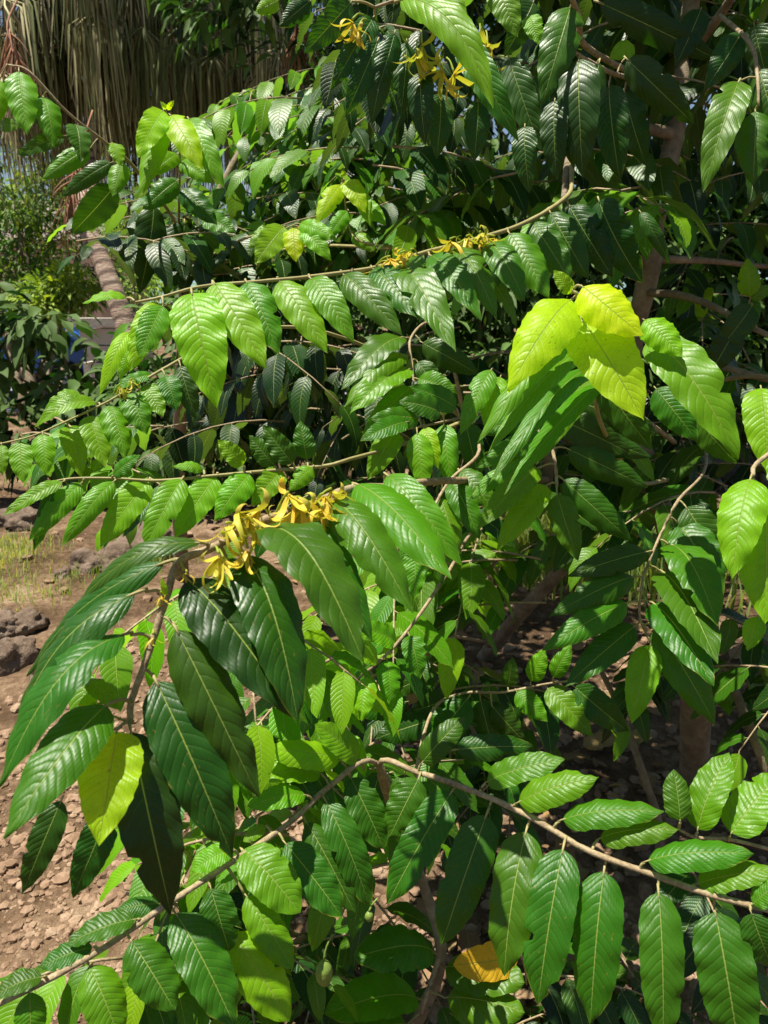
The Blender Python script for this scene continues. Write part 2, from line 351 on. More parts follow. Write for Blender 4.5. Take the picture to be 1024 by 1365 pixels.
def flower(br, base, c, sz, seed, anchor):
    R = random.Random(seed); mb = MB()
    anchor = c + (anchor - c) * min(1, .03 / (np.linalg.norm(anchor - c) + 1e-6))
    tube(mb, [anchor, (anchor + c) / 2 + np.array([0, 0, .006]), c + np.array([0, 0, .004])], [.0013, .0012, .0018], 5, 0, 4, age=.05, rnd=R.random())
    age = R.uniform(.3, 1.0) if sz > .6 else R.uniform(.1, .6)
    tilt = nrm(np.array([R.uniform(-.7, .7), -.3 + R.uniform(-.4, .4), -1.0]))
    n = 6
    for k in range(n):
        an = 2 * math.pi * k / n + R.uniform(-.3, .3)
        e1 = nrm(np.cross(tilt, [0, 1, .2])); e2 = np.cross(tilt, e1)
        rad = e1 * math.cos(an) + e2 * math.sin(an)
        L = sz * R.uniform(.045, .068); W = sz * R.uniform(.0021, .0040)
        th = R.uniform(.25, 1.5); curl = R.choice([-1, 1, 1]) * R.uniform(1.0, 4.2); ns = 14
        p = c.copy(); verts = []; uv = []
        sd = np.cross(tilt, rad); tw = R.uniform(-.8, .8)
        for i in range(ns + 1):
            t = i / ns
            ang = th + curl * max(0, t - .25) ** 1.5 * 1.5
            d = nrm(tilt * math.cos(ang) + rad * math.sin(ang) + np.array([0, 0, -.35 * t]))
            if i: p = p + d * L / ns
            nn_ = nrm(np.cross(sd, d)); s2 = nrm(sd * math.cos(tw * t) + nn_ * math.sin(tw * t))
            hw = W * (0.45 + .9 * math.sin(math.pi * min(1, .12 + t * .8)) ) * (1 if t < .75 else max(.12, (1 - t) / .25))
            verts += [p - s2 * hw + nn_ * hw * .3, p.copy(), p + s2 * hw + nn_ * hw * .3]; uv += [(t, -1), (t, 0), (t, 1)]
        f = []
        for i in range(ns):
            for j in range(2): f.append((i * 3 + j, i * 3 + j + 1, i * 3 + j + 4, i * 3 + j + 3))
        mb.add(verts, f, 0, uv, min(1, age + R.uniform(-.15, .15)), R.random())
    fo = mb.build('flower', M_PETAL, br, loc=c)
    return fo

# a free spray of alternate leaves, for the depth of the crowns
def spray(mb, tw, P0, d, L, n, ll, droop, R, age=.2, nu=10, nv=4, hang=.6, twr=.003):
    d = nrm(d); up = np.array([0, 0, 1.0])
    def c(t): return P0 + d * L * t - up * droop * L * t * t
    ts = np.linspace(0, 1, 7)
    tube(tw, [c(t) for t in ts], list(np.linspace(twr, twr * .5, 7)), 5, 0, 1)
    sgn = R.choice([-1, 1])
    for i in range(n):
        t = .12 + .88 * i / max(1, n - 1); b = c(t); tg = nrm(c(t + .02) - c(t - .02)); sgn = -sgn
        sd = nrm(np.cross(tg, up))
        ax = nrm(tg * R.uniform(.35, .7) + sd * sgn * R.uniform(.6, .9) - up * hang * R.uniform(.5, 1.5)) if i < n - 1 else nrm(tg - up * hang * .7)
        l = ll * R.uniform(.75, 1.15) * (1 if t < .85 else .75)
        n0 = nrm(up + sd * sgn * .3 + np.array([R.uniform(-.4, .4), R.uniform(-.55, .25), 0]))
        add_leaf(mb, b, b + ax * l, l * R.uniform(.17, .22), n0, min(1, max(0, age + R.uniform(-.15, .15) * (1 if age > .1 else .4) + (.22 if i == n - 1 and age > .1 else 0))), R.random(), 3,
                 hump=R.uniform(.06, .14), fold=R.uniform(.1, .3), wave=.08, shape='ovate', ph=R.uniform(0, 6), nu=nu, nv=nv, bow=R.uniform(-.05, .05), skew=.5)

def fill(mb, tw, box, depth, n, R, ll=(.13, .18), Ls=(.35, .6), bias=(0, -.5, 0), age=.15, droop=.35, nl=(8, 12), hang=.7):
    x0, y0, x1, y1 = box
    for _ in range(n):
        p = P(R.uniform(x0, x1), R.uniform(y0, y1), R.uniform(*depth))
        a = R.uniform(0, 2 * math.pi); d = np.array([math.cos(a) + bias[0], math.sin(a) * .8 + bias[1], R.uniform(-.1, .35) + bias[2]])
        L = R.uniform(*Ls); d = nrm(d)
        spray(mb, tw, p - d * L * .5, d, L, R.randint(*nl), R.uniform(*ll), droop, R, age + R.uniform(-.1, .15) * (1 if age > .1 else .3), hang=hang)

def stems(tree, base, name, path, r, m=None, seg=10, label=None, seed=1):
    mb = MB(); R = random.Random(seed); tube(mb, path, r, seg, 0, 6, rough=.06, R=R)
    o = mb.build(name, m or M_BARK, tree, base=base)
    if label: o['label'] = label
    return o

# ------------------------------------------------------------------ the setting: ground, road, hills
def ground():
    xs = np.concatenate([-np.geomspace(160, 3.1, 26), np.arange(-3, 3.01, .032), np.geomspace(3.1, 160, 26)])
    ys = np.concatenate([-np.geomspace(60, .3, 10), np.arange(0, 7.0, .032), np.geomspace(7.05, 420, 40)])
    X, Y = np.meshgrid(xs, ys)
    Z = np.zeros_like(X)
    for i in range(X.shape[0]):
        for j in range(X.shape[1]):
            x, y = X[i, j], Y[i, j]
            k = math.exp(-max(0, abs(x) - 3) / 3) * math.exp(-max(0, y - 6) / 4)
            if k > .01:
                Z[i, j] = k * (.05 * noise.noise((x * .9, y * .9, 0)) + .022 * noise.noise((x * 4, y * 4, 3)) + .010 * noise.noise((x * 11, y * 11, 7)) + .014 * abs(noise.noise((x * 17, y * 17, 1))))
    v = np.stack([X, Y, Z], -1).reshape(-1, 3); nx = len(xs)
    f = [(i * nx + j, i * nx + j + 1, (i + 1) * nx + j + 1, (i + 1) * nx + j) for i in range(len(ys) - 1) for j in range(nx - 1)]
    mb = MB(); mb.add(v, f); o = mb.build('ground', M_SOIL); o['kind'] = 'structure'
    return X, Y, Z
def gz(x, y):
    k = math.exp(-max(0, abs(x) - 3) / 3) * math.exp(-max(0, y - 6) / 4)
    return k * (.05 * noise.noise((x * .9, y * .9, 0)) + .022 * noise.noise((x * 4, y * 4, 3)) + .010 * noise.noise((x * 11, y * 11, 7))) if k > .01 else 0
ground()
mb = MB(); mb.add([(-40, 11.2, .004), (20, 11.2, .004), (20, 16.5, .004), (-40, 16.5, .004)], [(0, 1, 2, 3)])
mb.build('road', M_ASPH, smooth=False)['kind'] = 'structure'
mb = MB(); xs = np.linspace(-420, 420, 60); v = []; f = []
for i, x in enumerate(xs):
    h = 26 + 16 * noise.noise((x * .008, 4.2, 0)) + 7 * noise.noise((x * .03, 1.2, 0))
    v += [(x, 330, -1), (x, 360, h * .45), (x, 400, h * .8), (x, 440, h)]
    if i:
        for k in range(3): f.append(((i - 1) * 4 + k, i * 4 + k, i * 4 + k + 1, (i - 1) * 4 + k + 1))
mb.add(v, f); mb.build('hills', M_HILL)['kind'] = 'structure'

# ------------------------------------------------------------------ trees of the foreground
def gp(px, py):
    g = G(px, py); return np.array([g[0], g[1], gz(g[0], g[1])])

# ---- tree one: slim trunk on the right
b1 = gp(926, 1052)
T1 = tag(empty('ylang_tree', b1), 'tall large-leaved tree with slim brown trunk, hanging dark leaves and one bright yellow-green shoot', 'tree', 'large-leaved trees with ribbon-petalled yellow flowers')
J1 = P(885, 270, 2.0)
stems(T1, b1, 'trunk', [b1 - [0, 0, .05], P(926, 900, 2.05), P(900, 740, 2.15), P(850, 580, 2.15), P(842, 470, 2.08), P(866, 360, 1.98), P(874, 290, 1.98), P(895, 200, 1.98), P(914, 70, 2.0), P(930, -120, 2.1), P(935, -420, 2.2)], [.045, .038, .033, .03, .028, .027, .026, .025, .023, .021, .016])
stems(T1, b1, 'branch', [P(905, 180, 1.98), P(860, 172, 1.9), P(800, 172, 1.8), P(762, 205, 1.6), P(752, 265, 1.45)], [.016, .014, .012, .009, .006])
stems(T1, b1, 'branch', [P(868, 345, 1.98), P(950, 348, 2.1), P(1024, 355, 2.2), P(1120, 350, 2.3)], [.012, .008, .007, .006])
stems(T1, b1, 'branch', [P(866, 390, 1.98), P(905, 393, 1.9), P(950, 408, 1.8), P(1010, 440, 1.7), P(1080, 470, 1.65)], [.010, .009, .008, .006, .004])
stems(T1, b1, 'branch', [P(890, 500, 2.0), P(940, 485, 1.9), P(1020, 505, 1.75), P(1080, 520, 1.7)], [.010, .009, .007, .005])
stems(T1, b1, 'branch', [P(914, 80, 2.0), P(960, 20, 1.8), P(1010, -60, 1.6)], [.014, .011, .007])

branch(T1, b1, [(757, 262, 1.42), (700, 296, 1.35), (640, 318, 1.28), (560, 340, 1.22), (500, 355, 1.18), (425, 366, 1.13), (350, 373, 1.1), (270, 383, 1.07), (215, 396, 1.05), (180, 402, 1.05)], [
 (797, 262, 857, 378, 58, -.05, -15, .12), (757, 270, 817, 370, 54, -.1, -5, .12), (732, 280, 785, 372, 50, -.2, 0, .2), (707, 295, 762, 378, 50, -.35, 10, .3), (677, 308, 732, 398, 52, -.4, 10, .35),
 (852, 280, 893, 352, 22, 0, 10, .15),
 (650, 322, 700, 402, 45, -.8, 22, .3), (602, 330, 663, 425, 46, -.9, 20, .35), (572, 340, 642, 428, 42, -.75, 20, .35), (528, 350, 608, 470, 54, -.95, 18, .32), (495, 357, 560, 425, 50, -.8, 15, .25),
 (455, 364, 537, 448, 46, -.5, 12, .3), (412, 369, 472, 458, 45, -.4, 12, .48), (370, 372, 437, 471, 50, -.4, 14, .5), (327, 373, 372, 473, 52, -.3, 10, .38), (283, 374, 355, 492, 62, -.35, 10, .55),
 (255, 386, 289, 544, 78, -.25, -4, .68), (212, 400, 172, 496, 42, -.4, 8, .74), (175, 440, 133, 527, 24, -.3, 25, .82), (170, 397, 110, 405, 20, -.5, 55, .7), (218, 405, 185, 478, 42, -.3, 10, .5), (172, 462, 160, 507, 20, -.3, 5, .6),
 (470, 362, 440, 412, 26, .3, -10, .1), (545, 348, 520, 410, 30, .3, -10, .1), (300, 384, 335, 440, 26, .3, -10, .1)],
 rad=(.0042, .0017), seed=11, flowers=[(520, 345), (535, 340, .8), (548, 336), (600, 322), (622, 318), (640, 312), (612, 328, .8), (660, 318, .8), (520, 352, .7)],
 ext=[P(762, 205, 1.58), P(762, 235, 1.5)], green=True)
# yellow shoot
branch(T1, b1, [(800, 560, 1.3), (800, 500, 1.22), (788, 450, 1.12), (770, 400, 1.03), (765, 385, 1.02)], [
 (784, 466, 650, 605, 30, -.65, 26, .42, 0, .0), (797, 490, 652, 645, 30, -.75, 26, .4, 0, .01), (806, 510, 672, 660, 30, -.8, 24, .38, 0, .02), (800, 500, 715, 620, 30, -.5, 20, .35, 0, .03),
 (772, 440, 637, 590, 40, -.45, 24, .45), (862, 450, 985, 612, 70, -.45, 25, .48), (857, 425, 910, 476, 52, -.5, 20, .6), (872, 515, 930, 588, 50, -.25, 5, .3), (927, 552, 983, 618, 46, -.1, -10, .3),
 (657, 490, 614, 580, 36, -.35, 15, .42), (668, 500, 646, 570, 38, -.3, 10, .58), (800, 500, 870, 600, 50, -.1, -10, .2),
 (772, 424, 858, 560, 88, -.5, 10, .95), (764, 398, 676, 522, 76, -.5, 12, .95), (774, 380, 858, 448, 86, -.4, 22, .95, .04), (762, 392, 738, 360, 26, -.2, 15, .7), (770, 395, 785, 425, 18, -.2, 0, .85)],
 rad=(.004, .0022), seed=12, ext=[P(890, 640, 2.0), P(850, 640, 1.6)], label='slender branch ending in a bright yellow-green young shoot', green=True)
branch(T1, b1, [(728, 540, 1.4), (735, 585, 1.38), (741, 620, 1.36), (742, 648, 1.35)], [
 (738, 555, 842, 605, 50, -.15, 5, .12), (735, 545, 640, 580, 42, -.4, 20, .35), (728, 580, 632, 625, 34, -.4, 20, .38), (722, 600, 625, 668, 32, -.45, 20, .4), (720, 622, 636, 706, 40, -.45, 15, .42), (731, 645, 662, 734, 42, -.45, 12, .6),
 (742, 655, 771, 748, 44, -.25, -5, .3), (747, 636, 843, 722, 46, -.15, 0, .2), (752, 596, 864, 650, 46, -.1, 5, .15), (745, 570, 870, 610, 42, -.1, 5, .15), (760, 530, 880, 580, 50, 0, 5, .1)],
 rad=(.0038, .0026), seed=13, ext=[P(900, 590, 2.0), P(800, 520, 1.6)])
branch(T1, b1, [(905, 665, 1.35), (884, 705, 1.33), (868, 745, 1.31), (857, 775, 1.3), (852, 820, 1.29), (862, 848, 1.28)], [
 (912, 672, 972, 762, 54, -.2, 0, .2), (902, 695, 962, 800, 62, -.45, 15, .3), (892, 725, 957, 835, 58, -.9, 30, .3), (880, 760, 957, 885, 60, -.9, 30, .32), (868, 802, 952, 915, 56, -.8, 25, .3), (870, 830, 955, 968, 58, -.3, 5, .28),
 (866, 735, 757, 768, 42, -.2, 10, .18), (848, 768, 732, 822, 44, -.3, 10, .2), (840, 802, 722, 868, 46, -.35, 14, .32), (850, 832, 753, 916, 46, -.3, 8, .25), (868, 856, 842, 965, 48, -.3, 5, .52)],
 rad=(.0028, .0018), seed=14, ext=[P(935, 560, 2.0), P(940, 620, 1.65)])
branch(T1, b1, [(1085, 560, 1.25), (1045, 590, 1.15), (1010, 620, 1.08), (1002, 636, 1.06)], [
 (1002, 634, 976, 772, 66, -.4, 8, .64), (1020, 662, 1020, 832, 84, -.35, 5, .62), (1014, 514, 1022, 628, 60, -.4, 8, .72), (1040, 600, 1075, 720, 60, -.3, 8, .6), (1012, 820, 996, 868, 32, -.3, 10, .6)],
 rad=(.004, .003), seed=15, ext=[P(905, 520, 2.0), P(1000, 500, 1.7), P(1075, 520, 1.4)])
branch(T1, b1, [(1010, 440, 1.7), (1000, 415, 1.68), (1000, 398, 1.67)], [(1000, 398, 996, 344, 40, -.1, 5, .55), (1000, 400, 1004, 440, 34, -.2, 0, .3), (1004, 405, 955, 470, 42, .1, -10, .15), (1000, 400, 1030, 380, 26, -.2, 10, .4), (985, 425, 945, 500, 44, .1, -10, .1)], rad=(.003, .002), seed=16)
# top right hanging leaves
branch(T1, b1, [(780, 60, 1.45), (772, 20, 1.35), (740, -30, 1.25), (640, -40, 1.15), (560, -10, 1.1), (500, 10, 1.08)], [
 (527, 2, 658, 145, 50, -.45, 14, .6, -.10), (612, 48, 692, 190, 46, -.2, 5, .3), (527, 40, 500, 130, 38, 0, -10, .12), (542, 52, 534, 158, 36, 0, -10, .12), (562, 92, 567, 194, 40, .05, -10, .12), (587, 122, 582, 212, 40, .05, -10, .1),
 (637, 132, 632, 216, 40, .05, -10, .1), (677, 72, 722, 202, 46, -.05, -5, .18), (762, 5, 722, 142, 58, -.1, 0, .22), (712, 0, 672, 76, 42, 0, -5, .15), (590, -20, 620, 60, 40, -.2, 10, .5), (660, -20, 690, 50, 44, -.2, 10, .45),
 (470, 0, 405, 72, 42, 0, 0, .15), (500, 20, 440, 122, 38, -.1, 5, .2), (505, 50, 460, 156, 40, 0, -5, .12), (510, 75, 495, 165, 36, 0, -5, .12), (415, 0, 372, 36, 32, -.1, 0, .15), (372, 0, 340, 18, 26, -.3, 15, .55), (705, 20, 718, 60, 30, -.3, 10, .6)],
 rad=(.006, .002), seed=17, flowers=[(562, 62, .85), (555, 75, .8), (605, 100, 1.0), (590, 95, .9), (640, 52, .8), (650, 62, .8), (470, 30, .7), (478, 40, .6), (655, 80, .6)],
 ext=[P(908, 120, 2.0), P(850, 100, 1.7)])
branch(T1, b1, [(905, 150, 1.9), (850, 110, 1.6), (812, 95, 1.4), (772, 72, 1.3), (757, 60, 1.28)], [
 (772, 74, 777, 237, 62, 0, -5, .15), (755, 80, 765, 225, 52, .05, -5, .12), (812, 108, 827, 242, 52, .05, -10, .1), (832, 118, 862, 222, 46, .05, -10, .1), (800, 78, 760, 205, 42, .05, -8, .12), (832, 75, 927, 167, 50, -.05, 0, .15),
 (740, 130, 742, 240, 42, .05, -10, .1), (846, 60, 812, 78, 30, -.3, 20, .6), (700, 165, 706, 258, 38, .05, -10, .1)], rad=(.006, .0025), seed=18)
branch(T1, b1, [(960, 20, 1.6), (1000, 60, 1.45), (1010, 100, 1.4), (1012, 140, 1.38)], [
 (987, 105, 937, 257, 52, -.2, 8, .3), (1007, 145, 1004, 247, 56, -.15, 5, .3), (1012, 88, 1040, 190, 50, -.1, 0, .2), (792, 0, 962, 82, 46, 0, 0, .12), (990, 40, 940, 120, 44, 0, -5, .12), (1005, 30, 1024, 110, 44, 0, -5, .15), (935, 10, 900, 90, 40, 0, -8, .12)], rad=(.005, .0025), seed=19)

R = random.Random(101); mb = MB(); tw = MB()
fill(mb, tw, (500, -80, 1060, 230), (1.7, 2.8), 40, R, age=.05, hang=1.4)  # leaf colour taken almost to black in place of crown shade
for _ in range(36):                                           # low part of the crown, just above the hanging leaves
    p = np.array([R.uniform(.0, 1.7), R.uniform(1.5, 2.6), R.uniform(2.32, 2.9)]); p[2] += max(0, p[1] - 1.6) * .3; a = R.uniform(-.3, 3.44)
    spray(mb, tw, p, np.array([math.cos(a), math.sin(a), .1]), R.uniform(.4, .6), R.randint(10, 14), R.uniform(.16, .2), .3, R, .2, nu=7, nv=2)
fill(mb, tw, (560, 180, 860, 330), (1.6, 2.4), 12, R, age=.2)
fill(mb, tw, (860, 260, 1060, 700), (2.1, 2.9), 16, R, age=.12)
fill(mb, tw, (600, 470, 900, 690), (1.6, 2.3), 14, R, age=.18)
fill(mb, tw, (860, 620, 1060, 980), (1.7, 2.1), 9, R, age=.2)
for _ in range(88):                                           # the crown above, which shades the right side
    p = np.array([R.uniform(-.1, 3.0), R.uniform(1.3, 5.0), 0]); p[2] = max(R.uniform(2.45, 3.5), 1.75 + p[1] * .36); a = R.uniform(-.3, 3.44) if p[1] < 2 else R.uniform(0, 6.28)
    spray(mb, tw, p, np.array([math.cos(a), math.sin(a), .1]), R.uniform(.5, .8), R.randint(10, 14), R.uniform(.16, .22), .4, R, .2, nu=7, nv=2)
for _ in range(46):  # rear crown out of view, added to shade the shrubs behind
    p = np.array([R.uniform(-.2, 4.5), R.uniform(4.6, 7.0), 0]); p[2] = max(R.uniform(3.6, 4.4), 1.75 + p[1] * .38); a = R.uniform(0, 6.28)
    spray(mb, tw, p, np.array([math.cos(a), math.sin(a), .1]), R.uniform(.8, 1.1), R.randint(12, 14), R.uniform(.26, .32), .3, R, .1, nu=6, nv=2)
tag(mb.build('foliage', [M_LEAF, M_TWIG2], T1, base=b1), kind='stuff')
tag(tw.build('twigs', M_TWIG, T1, base=b1), kind='stuff')

# ---- tree two: leaning stem in the middle, carries the left sprays and the flower cluster
b2 = gp(640, 872)
T2 = tag(empty('ylang_tree', b2), 'large-leaved tree with leaning bare stem and yellow flower clusters above glossy drooping leaves', 'tree', 'large-leaved trees with ribbon-petalled yellow flowers')
stems(T2, b2, 'trunk', [b2 - [0, 0, .05], P(690, 822, 3.0), P(725, 785, 2.9), P(762, 742, 2.75), P(790, 690, 2.6), P(770, 600, 2.4), P(700, 540, 2.2), P(620, 520, 2.0)], [.034, .028, .026, .024, .022, .018, .015, .01])
stems(T2, b2, 'stem', [P(612, 830, 2.95), P(640, 770, 2.6), P(680, 712, 2.3), P(722, 660, 2.1), P(735, 600, 2.0)], [.02, .02, .018, .016, .014])
stems(T2, b2, 'stem', [P(652, 860, 3.0), P(662, 820, 2.9), P(644, 782, 2.85)], [.016, .014, .012])
J2 = P(620, 560, 1.9)
branch(T2, b2, [(330, 440, 1.5), (260, 470, 1.48), (225, 487, 1.47), (185, 511, 1.46), (145, 534, 1.46), (80, 567, 1.46), (40, 583, 1.46), (-10, 594, 1.46)], [
 (2, 592, 4, 634, 20, -.3, 5, .5), (27, 586, 31, 644, 34, -.3, 8, .45), (57, 577, 62, 634, 33, -.3, 10, .5), (90, 566, 108, 637, 36, -.3, 10, .5), (117, 552, 140, 624, 40, -.35, 10, .48), (145, 537, 168, 611, 42, -.35, 10, .46),
 (170, 523, 196, 580, 42, -.35, 10, .42), (192, 512, 218, 556, 38, -.35, 10, .42), (220, 500, 236, 548, 34, -.3, 5, .35), (132, 537, 46, 570, 26, -.4, 45, .5), (110, 526, 60, 545, 20, -.3, 40, .5), (205, 500, 150, 520, 18, -.3, 30, .45),
 (240, 485, 262, 560, 34, 0, -5, .15), (265, 470, 285, 540, 36, 0, -5, .12)],
 rad=(.0034, .0014), seed=21, ext=[J2, P(520, 480, 1.8), P(420, 440, 1.6)], green=True, flowers=[(160, 515, .6), (175, 508, .5)])
branch(T2, b2, [(470, 612, 1.3), (432, 621, 1.26), (350, 629, 1.22), (290, 632, 1.2), (210, 640, 1.18), (150, 638, 1.17), (90, 640, 1.16), (50, 648, 1.15)], [
 (87, 641, 3, 688, 22, -.4, 30, .5), (112, 641, 38, 722, 34, -.4, 15, .48), (155, 639, 82, 728, 34, -.4, 15, .5), (200, 638, 133, 730, 44, -.4, 12, .54), (245, 635, 190, 740, 44, -.4, 12, .52), (290, 632, 233, 718, 46, -.4, 12, .5),
 (335, 630, 286, 695, 44, -.4, 12, .5), (378, 626, 335, 675, 38, -.35, 12, .48), (418, 622, 385, 655, 30, -.35, 12, .48), (272, 627, 230, 622, 20, -.6, 40, .5), (325, 622, 290, 586, 40, -.3, 10, .5), (367, 622, 332, 580, 38, -.1, -5, .3), (392, 620, 350, 566, 36, -.1, -5, .25),
 (190, 660, 145, 722, 30, 0, 0, .3), (150, 635, 188, 606, 22, -.3, 30, .4), (410, 615, 400, 560, 34, -.1, -5, .25), (70, 648, 45, 735, 24, 0, -10, .2)],
 rad=(.0034, .0014), seed=22, ext=[J2, P(540, 590, 1.6)], green=True)
branch(T2, b2, [(520, 648, 1.08), (470, 652, .98), (420, 672, .9), (365, 690, .86), (322, 708, .83), (285, 729, .81), (240, 750, .8), (225, 790, .79), (205, 845, .78), (190, 890, .77), (175, 935, .765), (177, 962, .765)], [
 (278, 725, 105, 800, 34, -.1, 45, .15), (235, 745, 36, 902, 46, .1, 38, .12, 0, .03), (197, 785, 8, 1010, 66, -.1, 46, .2, 0, .0), (177, 843, -2, 1050, 66, -.3, 42, .22, 0, -.05), (148, 935, 5, 1118, 74, -.45, 22, .34, 0, -.05),
 (85, 1060, 30, 1192, 46, -.1, 5, .14), (150, 1070, 97, 1198, 52, -.1, 0, .16), (320, 733, 398, 966, 84, -.45, 26, .16), (345, 704, 488, 889, 84, -.65, 36, .24),
 (242, 766, 396, 958, 88, -.30, 24, .1), (230, 829, 346, 1065, 78, -.1, 2, .14), (203, 898, 311, 1146, 90, -.12, 4, .1), (172, 963, 228, 1218, 92, -.05, -4, .06), (156, 970, 132, 1128, 84, -.3, 2, .86, 0, -.07),
 (115, 905, 156, 946, 28, -.3, 15, .45), (108, 960, 130, 915, 26, -.2, 10, .8), (222, 795, 215, 770, 10, -.2, 0, .8),
 (470, 644, 602, 772, 66, -.75, 28, .38), (440, 664, 551, 818, 66, -.6, 22, .28), (412, 688, 497, 856, 52, -.35, 12, .24), (512, 630, 617, 756, 50, -.4, 16, .4), (300, 740, 380, 830, 40, .2, -10, .3)],
 rad=(.0055, .0032), seed=23, ext=[P(735, 640, 2.1), P(640, 640, 1.5), P(580, 640, 1.2)],
 flowers=[(318, 684, .95), (334, 690, .85), (302, 702, .8), (345, 680, .9), (392, 668, 1.15), (402, 676, 1.0), (385, 660, .9), (432, 662, 1.05), (442, 655, .9), (430, 680, .8), (292, 742, .8), (298, 748, .7), (330, 735, .7), (215, 795, .3, -.01), (205, 850, .3, -.01), (130, 945, .4, -.01), (245, 765, .3, -.01), (125, 960, .35, -.01)], label='arching flowering branch with glossy dark green leaves')
branch(T2, b2, [(575, 430, 1.75), (547, 452, 1.68), (550, 490, 1.64), (553, 520, 1.62)], [
 (540, 450, 455, 520, 40, -.7, 35, .3), (545, 474, 458, 545, 36, -.7, 36, .35), (548, 492, 466, 552, 40, -.7, 34, .45), (552, 515, 480, 590, 34, -.4, 15, .4), (556, 505, 610, 525, 34, -.4, 20, .35), (555, 480, 600, 540, 36, -.1, 0, .2), (560, 455, 640, 500, 40, -.1, 0, .2)],
 rad=(.0035, .0022), seed=24, ext=[J2, P(600, 480, 1.8)])
branch(T2, b2, [(640, 552, 1.6), (600, 560, 1.52), (565, 568, 1.48), (530, 575, 1.45)], [
 (556, 574, 566, 654, 40, -.25, -4, .5), (592, 562, 603, 656, 36, -.25, -4, .5), (565, 568, 585, 625, 28, -.3, 5, .7), (530, 572, 490, 640, 40, -.3, 10, .45), (545, 562, 480, 588, 30, -.5, 25, .35), (560, 560, 490, 560, 32, -.5, 25, .3), (590, 552, 530, 535, 34, -.4, 25, .3), (610, 545, 545, 515, 34, -.4, 25, .35), (620, 560, 640, 640, 38, 0, -5, .2)],
 rad=(.003, .002), seed=25, ext=[J2])
branch(T2, b2, [(600, 850, 1.75), (560, 880, 1.6), (520, 895, 1.5), (490, 905, 1.46), (450, 930, 1.42)], [
 (480, 890, 420, 868, 36, -.5, 30, .6), (540, 835, 500, 850, 40, -.3, 20, .5), (545, 810, 505, 845, 34, -.5, 30, .55), (530, 860, 490, 880, 30, -.4, 25, .55), (500, 915, 455, 912, 34, -.4, 25, .6), (525, 945, 455, 920, 34, -.5, 25, .55), (490, 940, 418, 945, 44, -.6, 28, .58), (545, 935, 470, 950, 44, -.1, 5, .2), (560, 905, 515, 925, 40, 0, 0, .15), (575, 960, 500, 985, 44, 0, 5, .15), (640, 800, 548, 862, 42, -.1, 0, .15), (470, 960, 425, 985, 34, -.4, 20, .5), (420, 905, 405, 880, 26, -.3, 20, .5)],
 rad=(.004, .0022), seed=26, ext=[b2 + np.array([0, -.15, .12])])
branch(T2, b2, [(640, 700, 1.9), (600, 760, 1.6), (560, 820, 1.45), (520, 870, 1.38), (480, 905, 1.34), (450, 930, 1.32)], [
 (505, 880, 440, 862, 34, -.6, 30, .55), (530, 858, 470, 835, 34, -.6, 30, .5), (478, 905, 415, 900, 36, -.6, 30, .6), (465, 918, 425, 960, 40, -.6, 25, .6), (490, 900, 482, 962, 38, -.5, 20, .55), (515, 878, 520, 940, 38, -.4, 15, .45), (545, 845, 560, 905, 38, -.3, 10, .35), (455, 928, 405, 935, 30, -.6, 30, .62)],
 rad=(.004, .002), seed=27, ext=[P(735, 640, 2.1)])
branch(T2, b2, [(640, 600, 1.5), (600, 640, 1.4), (570, 690, 1.33), (555, 730, 1.3)], [
 (600, 640, 640, 720, 40, -.4, 15, .35), (585, 660, 610, 745, 40, -.4, 15, .35), (610, 625, 665, 690, 40, -.4, 15, .3), (570, 690, 590, 780, 40, -.3, 10, .3), (556, 728, 552, 800, 38, -.3, 5, .4), (572, 685, 530, 760, 36, -.3, 10, .3)],
 rad=(.0035, .002), seed=28, ext=[J2])
R = random.Random(202); mb = MB(); tw = MB()
fill(mb, tw, (270, 430, 640, 560), (1.9, 2.8), 30, R, age=.04, hang=1.5)  # dark leaf colour stands in for the deep shade behind the upper row
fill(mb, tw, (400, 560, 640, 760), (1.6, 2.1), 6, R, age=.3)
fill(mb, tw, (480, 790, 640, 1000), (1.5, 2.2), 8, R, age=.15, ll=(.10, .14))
fill(mb, tw, (60, 560, 260, 660), (1.6, 1.9), 5, R, age=.25, ll=(.09, .13), Ls=(.2, .35))
fill(mb, tw, (200, 760, 420, 960), (1.1, 1.5), 7, R, age=.4, ll=(.10, .14), Ls=(.2, .4))
tag(mb.build('foliage', [M_LEAF, M_TWIG2], T2, base=b2), kind='stuff')
tag(tw.build('twigs', M_TWIG, T2, base=b2), kind='stuff')

